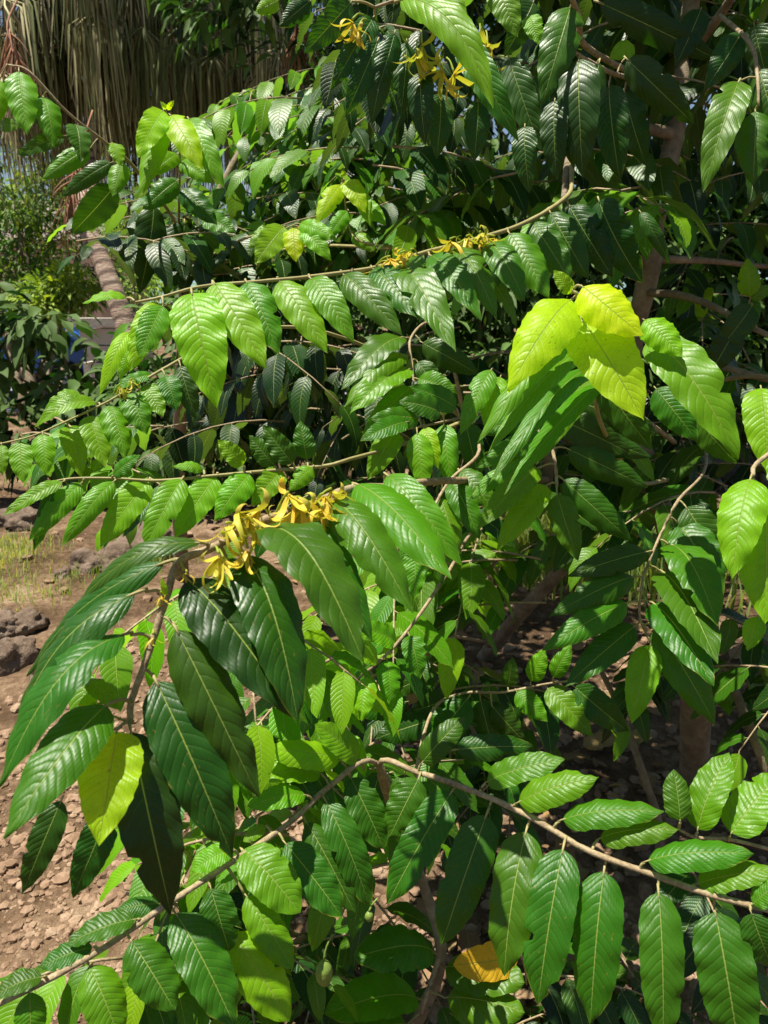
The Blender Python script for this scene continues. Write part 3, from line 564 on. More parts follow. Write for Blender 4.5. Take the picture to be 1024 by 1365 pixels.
# ---- tree three: low plant at the bottom
b3 = gp(540, 1400)
T3 = tag(empty('ylang_sapling', b3), 'low large-leaved sapling whose two long branches spread over shaded brown soil', 'sapling', 'large-leaved trees with ribbon-petalled yellow flowers')
J3 = P(540, 1120, 1.34)
stems(T3, b3, 'trunk', [b3 - [0, 0, .05], P(556, 1365, 1.42), P(582, 1305, 1.38), P(587, 1255, 1.36), P(565, 1180, 1.36), P(540, 1110, 1.33), P(505, 1018, 1.18)], [.014, .012, .011, .010, .009, .008, .006])
branch(T3, b3, [(505, 1018, 1.15), (560, 1030, 1.1), (620, 1050, 1.06), (700, 1085, 1.0), (780, 1130, .95), (870, 1165, .91), (950, 1195, .88), (1040, 1216, .86)], [
 (687, 1072, 798, 1036, 46, -.3, 25, .38), (645, 1045, 754, 1012, 40, -.3, 25, .34), (744, 1095, 886, 1082, 42, -.3, 30, .34), (795, 1120, 906, 1106, 38, -.3, 30, .34), (857, 1150, 1006, 1138, 44, -.3, 30, .36), (925, 1180, 1036, 1160, 40, -.3, 30, .38), (1002, 1207, 1045, 1175, 34, -.3, 25, .4),
 (540, 1026, 535, 1130, 44, -.1, 0, .22), (560, 1034, 518, 1118, 52, -.2, 5, .28), (607, 1048, 516, 1206, 56, -.25, 6, .24), (652, 1077, 588, 1262, 64, -.2, 5, .2), (704, 1099, 672, 1302, 68, -.3, 10, .32), (753, 1121, 717, 1340, 68, -.25, 6, .28), (807, 1150, 787, 1366, 70, -.2, 4, .28), (877, 1178, 884, 1392, 62, -.25, 4, .30), (951, 1204, 986, 1404, 82, -.2, 2, .25), (1000, 1212, 1030, 1290, 50, .05, -5, .2),
 (602, 1000, 712, 995, 40, 0, 5, .15), (560, 1020, 620, 955, 40, .1, 10, .2)],
 rad=(.0042, .0036), seed=31, shape='oblong', petw=.055, ext=[J3])
branch(T3, b3, [(500, 1018, 1.15), (440, 1050, 1.1), (385, 1100, 1.05), (300, 1155, .99), (215, 1212, .94), (115, 1280, .89), (0, 1336, .85), (-60, 1360, .83)], [
 (40, 1318, 42, 1402, 68, -.25, 6, .38), (117, 1283, 160, 1387, 74, -.3, 8, .4), (172, 1250, 233, 1347, 72, -.25, 8, .28), (230, 1212, 313, 1368, 70, -.35, 12, .3), (280, 1180, 306, 1268, 56, -.1, 0, .2), (305, 1238, 386, 1362, 70, -.3, 8, .55), (325, 1190, 391, 1292, 50, -.3, 8, .45), (320, 1130, 400, 1217, 80, -.35, 12, .38), (377, 1120, 456, 1222, 58, -.25, 8, .24), (405, 1090, 473, 1217, 50, -.25, 8, .24), (430, 1060, 493, 1207, 50, -.2, 6, .22), (465, 1032, 512, 1132, 52, -.2, 6, .2),
 (60, 1302, -8, 1328, 34, -.3, 35, .2), (127, 1262, 53, 1290, 36, -.3, 35, .2), (185, 1225, 90, 1258, 40, -.3, 35, .2), (215, 1205, 155, 1214, 38, -.3, 35, .2), (457, 1015, 350, 1000, 42, -.5, 30, .6), (430, 1032, 343, 1034, 36, -.5, 30, .55), (410, 1060, 330, 1075, 34, -.5, 30, .5), (355, 1100, 324, 1122, 28, -.4, 25, .45), (312, 1132, 255, 1162, 40, -.4, 25, .55), (320, 1155, 290, 1176, 22, -.3, 20, .5), (480, 1015, 420, 965, 40, -.4, 20, .5)],
 rad=(.0042, .0036), seed=32, shape='round', petw=.055, ext=[J3], fruit=[(432, 1298, 24, 42), (492, 1222, 12, 16)])
branch(T3, b3, [(1100, 1150, 1.06), (1040, 1135, 1.02), (975, 1121, 1.0), (930, 1116, .99), (905, 1104, .98)], [
 (907, 1098, 898, 1025, 40, .3, 15, .3), (929, 1112, 972, 1003, 52, .3, 15, .42), (972, 1116, 1042, 1030, 62, .3, 15, .5), (950, 1125, 985, 1165, 34, -.2, 5, .3)], rad=(.0028, .0018), seed=35, shape='oblong', ext=[P(1100, 1300, 1.4), P(1130, 1220, 1.2)])
br33 = branch(T3, b3, [(587, 1275, 1.36), (572, 1320, 1.34), (560, 1350, 1.34)], [
 (580, 1270, 472, 1276, 62, -.5, 30, .35), (560, 1332, 432, 1352, 60, -.5, 30, .45), (545, 1365, 460, 1385, 56, -.5, 30, .35), (590, 1290, 700, 1310, 66, -.5, 30, .35), (592, 1330, 700, 1350, 64, -.4, 25, .35), (600, 1350, 650, 1410, 50, -.3, 10, .3)],
 rad=(.005, .004), seed=33, shape='round')
branch(T3, b3, [(610, 925, 1.62), (672, 922, 1.6), (732, 912, 1.58), (775, 905, 1.57)], [
 (687, 920, 730, 962, 38, -.35, 10, .42), (727, 915, 790, 982, 42, -.35, 10, .42), (762, 912, 838, 976, 46, -.1, 0, .2), (707, 910, 727, 864, 32, -.2, 15, .5), (737, 905, 762, 858, 28, -.2, 10, .4), (677, 917, 684, 876, 28, -.1, 0, .3), (627, 927, 562, 1012, 56, -.1, 4, .24), (640, 930, 658, 1002, 42, -.05, 0, .2), (650, 985, 602, 1028, 42, -.1, 5, .2), (610, 930, 545, 950, 40, -.05, 5, .15), (655, 940, 700, 990, 40, 0, 0, .15)],
 rad=(.003, .002), seed=34, ext=[J3, P(570, 960, 1.5)])
mb = MB(); B = P(694, 1272, 1.33); add_leaf(mb, B, P(604, 1286, 1.28), .031, np.array([0, -.9, .5]), 1.0, .2, 5, hump=.08, wave=.09, shape='round', ph=2, nu=22, nv=8)
tube(mb, [B, P(700, 1290, 1.38), P(702, 1312, 1.40)], [.002, .002, .002], 5, 1)
mb.build('leaf', [M_DRY, M_TWIG2], br33, loc=B)['label'] = 'mustard-yellow old leaf'
R = random.Random(303); mb = MB(); tw = MB()
fill(mb, tw, (300, 1080, 640, 1365), (1.5, 1.7), 7, R, age=.14, ll=(.12, .15), Ls=(.25, .4))
fill(mb, tw, (640, 1200, 1040, 1380), (1.45, 1.65), 5, R, age=.1, ll=(.12, .15), Ls=(.25, .4))
fill(mb, tw, (330, 930, 560, 1060), (1.25, 1.6), 7, R, age=.35, ll=(.10, .13), Ls=(.25, .4))
fill(mb, tw, (560, 880, 700, 1040), (1.7, 2.0), 6, R, age=.15, ll=(.12, .15), Ls=(.25, .4))
fill(mb, tw, (10, 1170, 330, 1340), (1.15, 1.4), 5, R, age=.22, ll=(.10, .135), Ls=(.25, .4), hang=.9)
fill(mb, tw, (240, 1080, 420, 1300), (1.15, 1.35), 5, R, age=.25, ll=(.11, .14), Ls=(.25, .4), hang=.9)
fill(mb, tw, (200, 960, 330, 1120), (1.0, 1.3), 4, R, age=.35, ll=(.10, .13), Ls=(.2, .3))
tag(mb.build('foliage', [M_LEAF, M_TWIG2], T3, base=b3), kind='stuff')
tag(tw.build('twigs', M_TWIG, T3, base=b3), kind='stuff')

# ---- tree four: behind on the upper left
b4 = gp(243, 770)
T4 = tag(empty('ylang_tree', b4), 'farther large-leaved tree with pale young shoots in front of the dead palm skirt', 'tree', 'large-leaved trees with ribbon-petalled yellow flowers')
J4 = P(250, 360, 2.9)
stems(T4, b4, 'trunk', [b4 - [0, 0, .05], P(238, 660, 3.9), P(240, 560, 3.5), P(244, 460, 3.2), J4, P(300, 240, 2.9), P(360, 130, 3.0)], [.04, .034, .03, .026, .02, .014, .008])
branch(T4, b4, [(235, 300, 2.5), (180, 225, 2.25), (140, 190, 2.1), (90, 150, 2.0), (40, 95, 1.95), (10, 85, 1.95)], [
 (25, 92, 36, 180, 46, -.2, 0, .48), (57, 128, 72, 196, 38, -.3, 10, .42), (100, 165, 108, 216, 34, -.4, 15, .3), (90, 180, 22, 208, 24, 0, 20, .25), (122, 196, 56, 240, 30, -.3, 20, .38), (152, 215, 82, 263, 26, 0, 20, .2), (155, 245, 95, 312, 46, .1, -10, .1), (0, 105, -8, 170, 34, -.2, 0, .5), (0, 168, 30, 168, 20, -.2, 20, .4), (150, 190, 160, 222, 28, -.4, 20, .5), (165, 215, 150, 262, 30, -.3, 12, .5)],
 rad=(.006, .002), seed=41, ext=[J4])
branch(T4, b4, [(240, 330, 2.6), (238, 270, 2.4), (240, 200, 2.28), (222, 146, 2.2)], [
 (219, 146, 183, 211, 38, -.45, 15, .88), (222, 155, 187, 262, 34, -.35, 12, .6), (226, 152, 270, 228, 42, -.4, 12, .84), (250, 156, 299, 252, 38, -.25, 8, .48), (222, 146, 214, 135, 8, -.3, 0, .9), (222, 146, 232, 134, 8, -.3, 0, .9),
 (205, 268, 186, 392, 46, .1, -15, .08), (246, 292, 222, 392, 52, .1, -15, .08), (238, 240, 190, 280, 34, -.3, 15, .3), (240, 250, 290, 300, 36, -.2, 10, .25), (238, 205, 200, 235, 26, -.4, 20, .5), (240, 215, 285, 245, 28, -.4, 20, .45), (270, 290, 315, 310, 32, -.4, 20, .4), (290, 310, 270, 380, 44, .1, -15, .08), (330, 320, 320, 385, 36, .1, -15, .1)],
 rad=(.005, .002), seed=42, ext=[J4], green=True)
branch(T4, b4, [(520, 330, 2.0), (480, 322, 2.05), (465, 300, 2.1), (457, 240, 2.0)], [
 (455, 245, 422, 298, 30, -.4, 15, .84), (460, 240, 488, 284, 30, -.4, 15, .84), (475, 250, 494, 302, 26, -.4, 10, .6), (480, 268, 515, 300, 26, -.4, 15, .55), (455, 233, 462, 230, 8, -.3, 0, .9), (470, 310, 500, 335, 24, -.4, 20, .5), (465, 280, 435, 320, 24, -.3, 10, .5)],
 rad=(.004, .002), seed=43, ext=[J4, P(400, 330, 2.4)], green=True)
branch(T4, b4, [(320, 320, 2.3), (370, 308, 2.1), (392, 300, 2.05)], [
 (380, 300, 340, 352, 40, -.4, 15, .62), (392, 302, 395, 349, 36, -.4, 12, .9), (402, 305, 442, 348, 30, -.4, 15, .6), (370, 305, 330, 330, 26, -.4, 20, .5), (398, 298, 450, 320, 26, -.5, 25, .55)],
 rad=(.004, .002), seed=44, ext=[J4], green=True)
R = random.Random(404); mb = MB(); tw = MB()
fill(mb, tw, (170, 240, 420, 390), (2.3, 3.0), 20, R, age=.08)  # deep fills of this tree carry their shade in a near-black leaf colour
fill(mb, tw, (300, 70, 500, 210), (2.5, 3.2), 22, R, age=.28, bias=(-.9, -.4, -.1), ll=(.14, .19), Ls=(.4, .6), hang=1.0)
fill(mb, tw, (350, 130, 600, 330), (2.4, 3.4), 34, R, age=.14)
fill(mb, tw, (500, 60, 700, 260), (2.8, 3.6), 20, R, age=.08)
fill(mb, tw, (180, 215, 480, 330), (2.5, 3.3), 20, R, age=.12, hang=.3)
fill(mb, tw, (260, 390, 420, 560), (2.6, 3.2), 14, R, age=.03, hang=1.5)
tag(mb.build('foliage', [M_LEAF, M_TWIG2], T4, base=b4), kind='stuff')
tag(tw.build('twigs', M_TWIG, T4, base=b4), kind='stuff')

# bare leaning poles low on the right
g = gp(1120, 1240)
for i, (path, r, lab) in enumerate([
    ([P(966, 885, 1.75), P(992, 950, 1.72), P(1024, 1030, 1.7), P(1090, 1190, 1.72)], [.009, .010, .011, .012], 'slim bare brown stem leaning beside the shaded leaves, thicker of two'),
    ([P(797, 885, 2.1), P(830, 955, 2.05), P(862, 1045, 2.02), P(880, 1110, 2.03)], [.007, .008, .010, .011], 'thin bare brown stem rising from sun-flecked soil below the hanging leaves')]):
    e = path[-1].copy(); e[2] = -.05; path = path + [e]; r = r + [r[-1]]
    mb = MB(); tube(mb, path, r, 8, 0, 6, rough=.08, R=random.Random(i))
    tag(mb.build('bare_stem', M_BARK, loc=path[-1]), lab, 'stem')

# ------------------------------------------------------------------ palm with its skirt of dead fronds
def palm():
    R = random.Random(7)
    base = gp(190, 625)
    d = 9.2
    t = tag(empty('palm_tree', base), 'fan palm with a wide hanging skirt of dead straw-coloured fronds and curved trunk', 'palm tree')
    path = [base - [0, 0, .1], P(176, 470, 7.6), P(154, 395, 7.65), P(136, 350, 7.7), P(116, 304, 7.8), P(112, 280, 8.3), P(120, 230, 9.3), P(140, 20, d + .1), P(165, -200, d + .2)]
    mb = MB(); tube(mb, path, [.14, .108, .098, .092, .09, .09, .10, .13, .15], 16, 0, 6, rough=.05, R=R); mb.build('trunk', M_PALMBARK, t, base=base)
    # dead fans: a petiole hanging from high on the trunk, then a fan of long strips falling straight down
    mb = MB()
    top = P(185, -25, d + .3)
    for k in range(230):
        an = R.uniform(0, 2 * math.pi); lay = R.random()
        rad = .5 + 1.95 * lay ** .7
        z0 = top[2] - R.uniform(-.5, 1.1) - .2 * lay
        c = np.array([top[0] + math.cos(an) * rad, top[1] + math.sin(an) * rad * .55, z0])
        hub = np.array([top[0] + math.cos(an) * .2, top[1] + math.sin(an) * .2, z0 + .5])
        tube(mb, [hub, (hub + c) / 2 + np.array([0, 0, .15]), c], [.02, .017, .012], 4, 0, 3, age=R.uniform(.3, .6), rnd=R.random())
        ns = R.randint(20, 26); full = R.uniform(1.1, 1.9) * (1 - .12 * lay)
        ftone = R.choice([R.uniform(0, .15), R.uniform(0, .2), R.uniform(.35, .65), R.uniform(.8, 1)])  # dark fronds paint in the shaded gaps of the skirt
        tan = np.array([-math.sin(an), math.cos(an), 0]); out = np.array([math.cos(an), math.sin(an), 0])
        for i in range(ns):
            q = (i / (ns - 1) - .5) * 2
            e = c + tan * q * R.uniform(.18, .36) + out * R.uniform(-.1, .14) + np.array([0, 0, -.12 - .2 * (1 - abs(q))])
            L = full * (1 - .3 * abs(q)) * R.choice([R.uniform(.45, .8), R.uniform(.85, 1.2)])
            pts = [c, (c + e) / 2 + out * .03, e, e + tan * q * .06 + out * R.uniform(-.04, .06) + np.array([0, 0, -L * .5]), e + tan * (q * .05 + R.uniform(-.08, .08)) + out * R.uniform(-.12, .1) + np.array([0, 0, -L])]
            wd = [.006, .011, R.uniform(.009, .016), R.uniform(.006, .012), .003]
            face = R.uniform(-.9, .9); sdv = tan * math.cos(face) + out * math.sin(face)
            v = []
            for p_, w_ in zip(pts, wd): v += [p_ - sdv * w_, p_ + sdv * w_]
            mb.add(v, [(2 * j, 2 * j + 1, 2 * j + 3, 2 * j + 2) for j in range(4)], 0, None, min(1, max(0, ftone + R.uniform(-.2, .2))), R.random())
    mb.build('skirt', M_STRAW, t, base=base)
    # reddish fruit stalks
    for (x, y, x2, y2, dd, n) in [(110, 190, 84, 300, -1.0, 42), (10, 30, 28, 90, -2.0, 34), (400, 10, 392, 60, -2.0, 30)]:
        mb = MB(); a = P(x, y, d + dd); b = P(x2, y2, d + dd)
        tube(mb, [a + [0, .4, .4], a, (a + b) / 2 + [0, -.05, 0], b], [.009, .009, .008, .005], 5, 0, 4)
        for i in range(n):
            s = a + (b - a) * R.uniform(.1, .8); dr = np.array([R.gauss(0, .13), R.gauss(0, .13), -R.uniform(.2, .6)])
            tube(mb, [s, s + dr * .5 + [0, 0, .03], s + dr], [.008, .006, .004], 4, 0, 2)
        mb.build('fruit_stalk', M_STALK, t, base=base)
    mb = MB(); cr = path[-1]
    for k in range(26):                                        # green fans above the frame
        an = k * 2.4; el = R.uniform(-.1, 1.0); dv = np.array([math.cos(an) * math.cos(el), math.sin(an) * math.cos(el), math.sin(el)])
        c = cr + dv * R.uniform(.9, 1.3); tube(mb, [cr, (cr + c) / 2, c], [.02, .018, .012], 4, 0, 2, age=.4)
        sd = nrm(np.cross(dv, [0, 0, 1])); u2 = np.cross(sd, dv)
        for i in range(24):
            a = (i / 23 - .5) * 3.6; dr = dv * math.cos(a) + sd * math.sin(a); e = c + dr * .75 + u2 * .08; e2 = e + dr * .2 - np.array([0, 0, .25])
            sv = np.cross(dr, u2) * .025
            mb.add([c - sv * .3, c + sv * .3, e - sv, e + sv, e2 - sv * .2, e2 + sv * .2], [(0, 1, 3, 2), (2, 3, 5, 4)], 0, None, R.uniform(.3, .6), R.random())
    mb.build('crown', M_SHRUB, t, base=base)
palm()

# ------------------------------------------------------------------ shrubs and trees of the background
def bush(name, base, blobs, n, ll, label, cat, age=(.1, .5), R=None, group=None, stem_r=.03, width=.3, hang=.4, part='foliage', crown_n=None, arching=0.0):
    t = tag(empty(name, base), label, cat, group)
    mb = MB(); tops = [np.array(b[:3]) for b in blobs]
    for tp in tops:
        mid = (base + tp) / 2 + np.array([R.uniform(-.1, .1), R.uniform(-.1, .1), 0])
        tube(mb, [base + np.array([R.uniform(-.1, .1), R.uniform(-.1, .1), -.05]), mid, tp], [stem_r, stem_r * .7, stem_r * .3], 6, 0, 4)
    mb.build('trunk' if name.endswith('tree') else 'stem', M_BARK, t, base=base)
    mb = MB()
    per = [b[3] * b[4] * b[5] for b in blobs]; tot = sum(q ** .67 for q in per)
    for b, q in zip(blobs, per):
        m = int(n * q ** .67 / tot); clumps = max(6, m // 16)
        for c in range(clumps):
            v = nrm(np.array([R.gauss(0, 1), R.gauss(0, 1), R.gauss(0, 1)])); rr = R.uniform(.55, 1.05)
            cc = np.array(b[:3]) + v * rr * np.array(b[3:6]); ca = R.uniform(*age)
            for i in range(16):
                o = np.array([R.gauss(0, 1), R.gauss(0, 1), R.gauss(0, .8)]) * ll * .9
                ax = nrm(nrm(o) + v * .5 - np.array([0, 0, hang * R.uniform(.3, 1.6)])); l = ll * R.uniform(.6, 1.2)
                B = cc + o * .6; n0 = nrm(np.array([R.uniform(-.6, .6), R.uniform(-.8, .4), 1]))
                s = nrm(np.cross(ax, n0)); nn = np.cross(s, ax); hw = l * width * .5
                vs = [B, B + ax * l * .45 - s * hw + nn * l * .10, B + ax * l * .45 + nn * l * .04, B + ax * l * .45 + s * hw + nn * l * .10, B + ax * l - np.array([0, 0, l * .15]), B + ax * l * .2 - s * hw * .8 + nn * l * .05, B + ax * l * .2 + s * hw * .8 + nn * l * .05, B + ax * l * .75 - s * hw * .6 + nn * l * .03, B + ax * l * .75 + s * hw * .6 + nn * l * .03]
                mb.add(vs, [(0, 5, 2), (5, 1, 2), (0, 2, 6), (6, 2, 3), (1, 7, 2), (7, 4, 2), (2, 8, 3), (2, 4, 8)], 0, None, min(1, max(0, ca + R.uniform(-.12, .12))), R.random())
    mb.build(part, M_SHRUB, t, base=base)
    return t
def bl(px, py, d, rx, ry, rz): p = P(px, py, d); return (p[0], p[1], p[2], rx, ry, rz)
R = random.Random(55)
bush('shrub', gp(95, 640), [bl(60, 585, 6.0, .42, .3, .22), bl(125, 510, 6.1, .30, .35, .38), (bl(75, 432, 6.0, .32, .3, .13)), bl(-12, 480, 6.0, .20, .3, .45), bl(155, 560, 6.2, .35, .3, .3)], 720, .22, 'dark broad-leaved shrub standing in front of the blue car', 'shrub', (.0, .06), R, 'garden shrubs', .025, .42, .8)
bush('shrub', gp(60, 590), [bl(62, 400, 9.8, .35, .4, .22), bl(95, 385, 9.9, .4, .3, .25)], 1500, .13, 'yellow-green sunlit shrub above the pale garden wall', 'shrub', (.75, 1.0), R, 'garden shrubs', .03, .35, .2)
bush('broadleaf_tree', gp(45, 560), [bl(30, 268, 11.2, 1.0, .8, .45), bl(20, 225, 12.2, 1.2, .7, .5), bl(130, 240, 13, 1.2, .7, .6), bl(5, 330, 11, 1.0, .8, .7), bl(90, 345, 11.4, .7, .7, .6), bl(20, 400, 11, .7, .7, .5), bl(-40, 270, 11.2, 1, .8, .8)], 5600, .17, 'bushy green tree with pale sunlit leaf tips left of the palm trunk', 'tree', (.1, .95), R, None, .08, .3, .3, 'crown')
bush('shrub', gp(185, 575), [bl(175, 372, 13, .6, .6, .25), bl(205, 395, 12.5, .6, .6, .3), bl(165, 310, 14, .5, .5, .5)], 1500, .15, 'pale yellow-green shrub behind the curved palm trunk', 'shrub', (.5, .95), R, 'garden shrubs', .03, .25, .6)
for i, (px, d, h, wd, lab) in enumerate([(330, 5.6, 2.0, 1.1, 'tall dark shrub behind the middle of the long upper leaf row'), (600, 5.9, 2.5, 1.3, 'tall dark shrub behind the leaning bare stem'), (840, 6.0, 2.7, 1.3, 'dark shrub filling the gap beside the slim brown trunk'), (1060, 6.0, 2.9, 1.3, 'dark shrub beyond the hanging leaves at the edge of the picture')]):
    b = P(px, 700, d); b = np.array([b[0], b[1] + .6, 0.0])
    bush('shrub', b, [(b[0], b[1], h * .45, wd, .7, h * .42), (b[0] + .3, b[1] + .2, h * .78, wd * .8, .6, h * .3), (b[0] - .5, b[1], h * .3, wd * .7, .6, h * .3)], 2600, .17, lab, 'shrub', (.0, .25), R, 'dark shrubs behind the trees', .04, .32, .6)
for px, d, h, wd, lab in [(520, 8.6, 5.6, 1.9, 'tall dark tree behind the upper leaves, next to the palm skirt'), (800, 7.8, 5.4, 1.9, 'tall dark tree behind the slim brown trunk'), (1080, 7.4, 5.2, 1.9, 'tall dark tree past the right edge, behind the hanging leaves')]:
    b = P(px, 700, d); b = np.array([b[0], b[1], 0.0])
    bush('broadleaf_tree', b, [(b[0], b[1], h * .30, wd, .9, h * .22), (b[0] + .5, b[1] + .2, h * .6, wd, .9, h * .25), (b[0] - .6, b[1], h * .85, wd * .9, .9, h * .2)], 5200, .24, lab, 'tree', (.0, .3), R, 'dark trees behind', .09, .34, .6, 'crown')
for i, (x, y, lab) in enumerate([(-3.5, 26, 'distant green tree beyond the pink house, half hidden by the palm'), (4, 28, 'distant tree screened by the upper branches'), (-12, 25, 'distant tree at the far edge of the road')]):
    b = np.array([x, y, 0.]); bush('broadleaf_tree', b, [(x, y, 4.0 - i * .4, 2.6, 2, 1.6), (x + 1.6, y, 3.2, 2, 1.6, 1.3), (x - 1.7, y, 3, 2, 1.6, 1.3)], 1600, .4, lab, 'tree', (.1, .5), R, None, .15, .4, .3, 'crown')

# ------------------------------------------------------------------ wall, house, car beyond
def box(mb, c, s, mat=0):
    x, y, z = c; a, b, e = s[0] / 2, s[1] / 2, s[2] / 2
    v = [(x - a, y - b, z - e), (x + a, y - b, z - e), (x + a, y + b, z - e), (x - a, y + b, z - e), (x - a, y - b, z + e), (x + a, y - b, z + e), (x + a, y + b, z + e), (x - a, y + b, z + e)]
    mb.add(v, [(0, 3, 2, 1), (4, 5, 6, 7), (0, 1, 5, 4), (1, 2, 6, 5), (2, 3, 7, 6), (3, 0, 4, 7)], mat)
Rw = random.Random(5)
a = P(112, 440, 8.6); b = P(200, 440, 8.4); mb = MB()
t = tag(empty('garden_wall', (a[0], a[1], 0)), 'low pale stone garden wall beside the palm trunk', 'wall')
L = b - a
for row in range(7):
    h = .17
    for k in range(5):
        u = (k + .5 + (.25 if row % 2 else 0)) / 5.4
        c = a + L * u; box(mb, (c[0], c[1] + Rw.uniform(-.02, .02), .08 + row * (h + .012)), (np.linalg.norm(L) / 5.4 - .012, .26, h * Rw.uniform(.93, 1)))
mb.build('stonework', M_STONE, t, smooth=False, base=(a[0], a[1], 0))
mb = MB(); c = (a + b) / 2; box(mb, (c[0], c[1], 7 * .182 + .05), (np.linalg.norm(L) + .1, .34, .09)); mb.build('coping', M_STONE, t, smooth=False, base=(a[0], a[1], 0))

hb = np.array([-10.5, 19.0, 0.0])
t = tag(empty('house', hb), 'low pink rendered house beyond the road', 'house')
mb = MB(); box(mb, (hb[0], hb[1] + 2, 1.5), (7.5, 4, 3.0)); mb.build('wall', M_WALL, t, smooth=False, base=hb)
mb = MB(); x, y = hb[0], hb[1] + 2
mb.add([(x - 4.1, y - 2.5, 2.95), (x + 4.1, y - 2.5, 2.95), (x + 4.1, y + 2.5, 2.95), (x - 4.1, y + 2.5, 2.95), (x - 4.1, y, 4.1), (x + 4.1, y, 4.1)], [(0, 1, 5, 4), (2, 3, 4, 5), (1, 2, 5), (3, 0, 4), (0, 3, 2, 1)]); mb.build('roof', M_ROOF, t, smooth=False, base=hb)
for wx in (-2.2, 0.3, 2.4):
    mb = MB(); box(mb, (hb[0] + wx, hb[1] - .02, 1.6), (1.1, .06, 1.1)); box(mb, (hb[0] + wx, hb[1] - .06, 1.02), (1.3, .14, .06)); f = mb.build('window', M_STONE, t, smooth=False, base=hb)
    mb = MB(); box(mb, (hb[0] + wx, hb[1] - .06, 1.6), (.95, .03, .95)); mb.build('pane', M_GLASS, f, smooth=False)

def car():
    cb = P(62, 520, 13.2); cb = np.array([cb[0] - .6, cb[1], 0.0])
    t = tag(empty('parked_car', cb), 'blue car parked on the road behind the dark shrub', 'car')
    prof = [(-2.05, .35), (-2.08, .75), (-1.95, .95), (-1.25, 1.02), (-.55, 1.45), (.75, 1.47), (1.45, 1.0), (2.0, .9), (2.1, .65), (2.05, .33)]
    def extr(pr, hw, m, name, inset=0):
        mb = MB(); k = len(pr); v = [(cb[0] + x, cb[1] - hw * (1 - .16 * max(0, z - .95) / .5), z) for x, z in pr] + [(cb[0] + x, cb[1] + hw * (1 - .16 * max(0, z - .95) / .5), z) for x, z in pr]
        f = [tuple(range(k)), tuple(range(2 * k - 1, k - 1, -1))] + [(i, i + k, (i + 1) % k + k, (i + 1) % k) for i in range(k)]
        mb.add(v, f); o = mb.build(name, m, t, smooth=False, base=cb); return o
    bo = extr(prof, .85, M_BLUE, 'body'); md = bo.modifiers.new('bevel', 'BEVEL'); md.width = .06; md.segments = 2
    extr([(-1.1, 1.03), (-.52, 1.40), (.05, 1.41), (.05, 1.03)], .862, M_GLASS, 'window'); extr([(.12, 1.03), (.12, 1.41), (.70, 1.41), (1.28, 1.03)], .862, M_GLASS, 'window')
    for x in (-1.3, 1.3):
        for s in (-1, 1):
            mb = MB(); c = np.array([cb[0] + x, cb[1] + s * .8, .33]); tube(mb, [c + [0, -.1, 0], c + [0, -.09, 0], c + [0, .09, 0], c + [0, .1, 0]], [.29, .33, .33, .29], 20, 0, 1); wh = mb.build('wheel', M_RUBBER, t, base=cb)
            mb = MB(); tube(mb, [c + [0, s * .095, 0], c + [0, s * .112, 0]], [.2, .18], 16, 0, 1); mb.build('rim', M_METAL, wh)
    for s in (-1, 1):
        mb = MB(); box(mb, (cb[0] + 2.06, cb[1] + s * .6, .78), (.09, .3, .14)); mb.build('headlight', M_METAL, t, smooth=False, base=cb)
car()

# ------------------------------------------------------------------ rocks, clods, litter, grass
def stone(mb, c, s, R, sub=2, flat=.65):
    import bmesh
    bm = bmesh.new(); bmesh.ops.create_icosphere(bm, subdivisions=sub, radius=1.0); o = R.uniform(0, 99)
    sc = np.array([R.uniform(.75, 1.3), R.uniform(.75, 1.2), flat * R.uniform(.7, 1.2)]) * s; an = R.uniform(0, 3.1); ca, sa = math.cos(an), math.sin(an)
    v = []
    for q in bm.verts:
        k = 1 + .45 * noise.noise((q.co.x * 1.1 + o, q.co.y * 1.1, q.co.z * 1.1)) + (.10 * noise.noise((q.co.x * 7 + o, q.co.y * 7, q.co.z * 7)) - .22 * abs(noise.noise((q.co.x * 1.9, q.co.y * 1.9 + o, q.co.z * 1.9))) if sub > 2 else 0) + (.14 * noise.noise((q.co.x * 3 + o, q.co.y * 3, q.co.z * 3)) if sub > 1 else 0)
        x, y, z = q.co.x * k * sc[0], q.co.y * k * sc[1], q.co.z * k * sc[2]; v.append((c[0] + x * ca - y * sa, c[1] + x * sa + y * ca, c[2] + z))
    f = [tuple(q.index for q in fc.verts) for fc in bm.faces]; bm.free(); mb.add(v, f, 0, None, 0, R.random())
R = random.Random(77)
ROCKS = [(14, 885, .13, 'flat grey rock in the shade at the front of the rock pile'), (40, 845, .10, 'dark angular rock propped on the flat grey rock'), (8, 848, .09, 'small grey rock behind the flat one'), (55, 905, .06, 'small rock by the bare red soil, nearest the leaves'),
         (120, 758, .13, 'pale brown boulder half buried under the leaf tips'), (160, 752, .14, 'darker boulder beside the pale brown one'), (85, 770, .06, 'small stone by the pale brown boulder'), (28, 700, .16, 'grey rock below the left leaf sprays'), (200, 735, .18, 'large shaded boulder behind the drooping sprays')]
for px, py, s, lab in ROCKS:
    g = gp(px, py); mb = MB(); stone(mb, (g[0], g[1], g[2] + s * .25), s, R, 4); tag(mb.build('rock', M_ROCK, loc=g, smooth=True), lab, 'rock', 'rocks on the bare soil')
mb = MB()
for _ in range(6500):
    x, y = R.uniform(-1.5, 1.4), 1.05 + 2.3 * R.random() ** 1.4; s = .004 + .020 * R.random() ** 3.6
    stone(mb, (x, y, gz(x, y) + s * .3), s, R, 2 if s > .010 else 1, .75)
for _ in range(4500):
    x, y = R.uniform(-1.25, .1), R.uniform(1.15, 2.5); s = .004 + .014 * R.random() ** 2.5
    stone(mb, (x, y, gz(x, y) + s * .3), s, R, 1, .8)
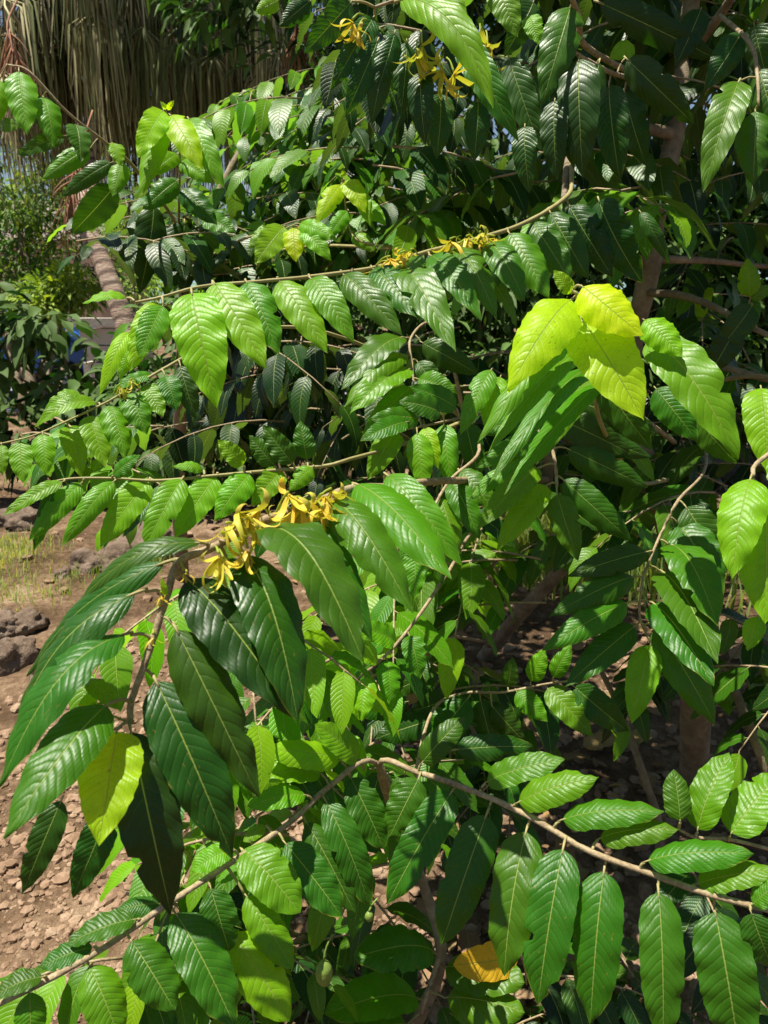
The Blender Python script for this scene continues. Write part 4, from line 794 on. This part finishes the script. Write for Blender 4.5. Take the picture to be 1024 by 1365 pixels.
for _ in range(500):
    x, y = R.uniform(-4, 3), R.uniform(3.0, 7); s = .01 + .035 * R.random() ** 2.5
    stone(mb, (x, y, gz(x, y) + s * .3), s, R, 1, .7)
tag(mb.build('soil_clods', M_CLOD, smooth=False), kind='stuff')
# fallen leaves
def fallen(px, py, l, age, lab, yaw, lift=.025):
    g = gp(px, py) + np.array([0, 0, lift]); dv = np.array([math.cos(yaw), math.sin(yaw), R.uniform(0, .25)]) * l; mb = MB()
    add_leaf(mb, g, g + dv, l * .26, np.array([R.uniform(-.3, .3), R.uniform(-.5, .1), 1]), age, R.random(), 5, hump=R.uniform(.02, .15), fold=R.uniform(-.1, .4), wave=.14, shape='round', ph=R.uniform(0, 6), nu=14, nv=6)
    return tag(mb.build('fallen_leaf', [M_DRY, M_TWIG], loc=g), lab, 'leaf', 'fallen leaves on the soil')
fallen(775, 1000, .14, .55, 'tan fallen leaf lying on sun-flecked soil', .1)
fallen(850, 1010, .12, .4, 'brown fallen leaf near the foot of the slim trunk', 2.0)
fallen(520, 945, .14, .7, 'pale tan fallen leaf under the bright low leaves', .3)
for i in range(46):
    fallen(R.uniform(520, 1020), R.uniform(850, 1330), R.uniform(.06, .13), R.uniform(.1, .7), 'dry brown leaf in the litter under the trees', R.uniform(0, 6))
mb = MB()
for _ in range(700):
    x, y = R.uniform(-.5, 2.2), R.uniform(1.1, 4.2); l = R.uniform(.02, .06); yaw = R.uniform(0, 6.28); B = np.array([x, y, gz(x, y) + .012])
    add_leaf(mb, B, B + np.array([math.cos(yaw) * l, math.sin(yaw) * l, R.uniform(0, .3) * l]), l * .22, np.array([R.uniform(-.4, .4), R.uniform(-.4, .4), 1]), R.uniform(0, .6), R.random(), 0, nu=4, nv=2, hump=.1)
tag(mb.build('leaf_litter', [M_DRY, M_TWIG]), kind='stuff')
# grass
mb = MB()
def tuft(x, y, n, h, age, sp=.1):
    for _ in range(n):
        a = R.uniform(0, 6.28); b = np.array([x + R.gauss(0, sp), y + R.gauss(0, sp), 0.]); b[2] = gz(b[0], b[1]); hh = h * R.uniform(.5, 1.2); le = R.uniform(.1, .7)
        dv = np.array([math.cos(a), math.sin(a), 0]); s = np.array([-math.sin(a), math.cos(a), 0]) * .0025 * (1 + h * 4)
        p1 = b + dv * hh * le * .35 + [0, 0, hh * .6]; p2 = b + dv * hh * le + [0, 0, hh]
        mb.add([b - s, b + s, p1 - s * .8, p1 + s * .8, p2], [(0, 1, 3, 2), (2, 3, 4)], 0, None, min(1, max(0, age + R.uniform(-.25, .25))), R.random())
for (px, py, n, h, ag, sp) in [(12, 742, 700, .07, .75, .16), (215, 612, 900, .14, .6, .5), (60, 770, 250, .05, .7, .2), (55, 800, 300, .05, .7, .2), (190, 750, 250, .10, .35, .15), (10, 800, 150, .06, .7, .15), (60, 640, 700, .12, .6, .6), (740, 772, 900, .42, .62, .28), (800, 760, 500, .40, .5, .3), (430, 660, 500, .14, .5, .5)]:
    g = gp(px, py); 
    for k in range(6): tuft(g[0] + R.gauss(0, sp), g[1] + R.gauss(0, sp * .8), n // 6, h, ag, sp * .7)
tag(mb.build('grass', M_GRASS), kind='stuff')
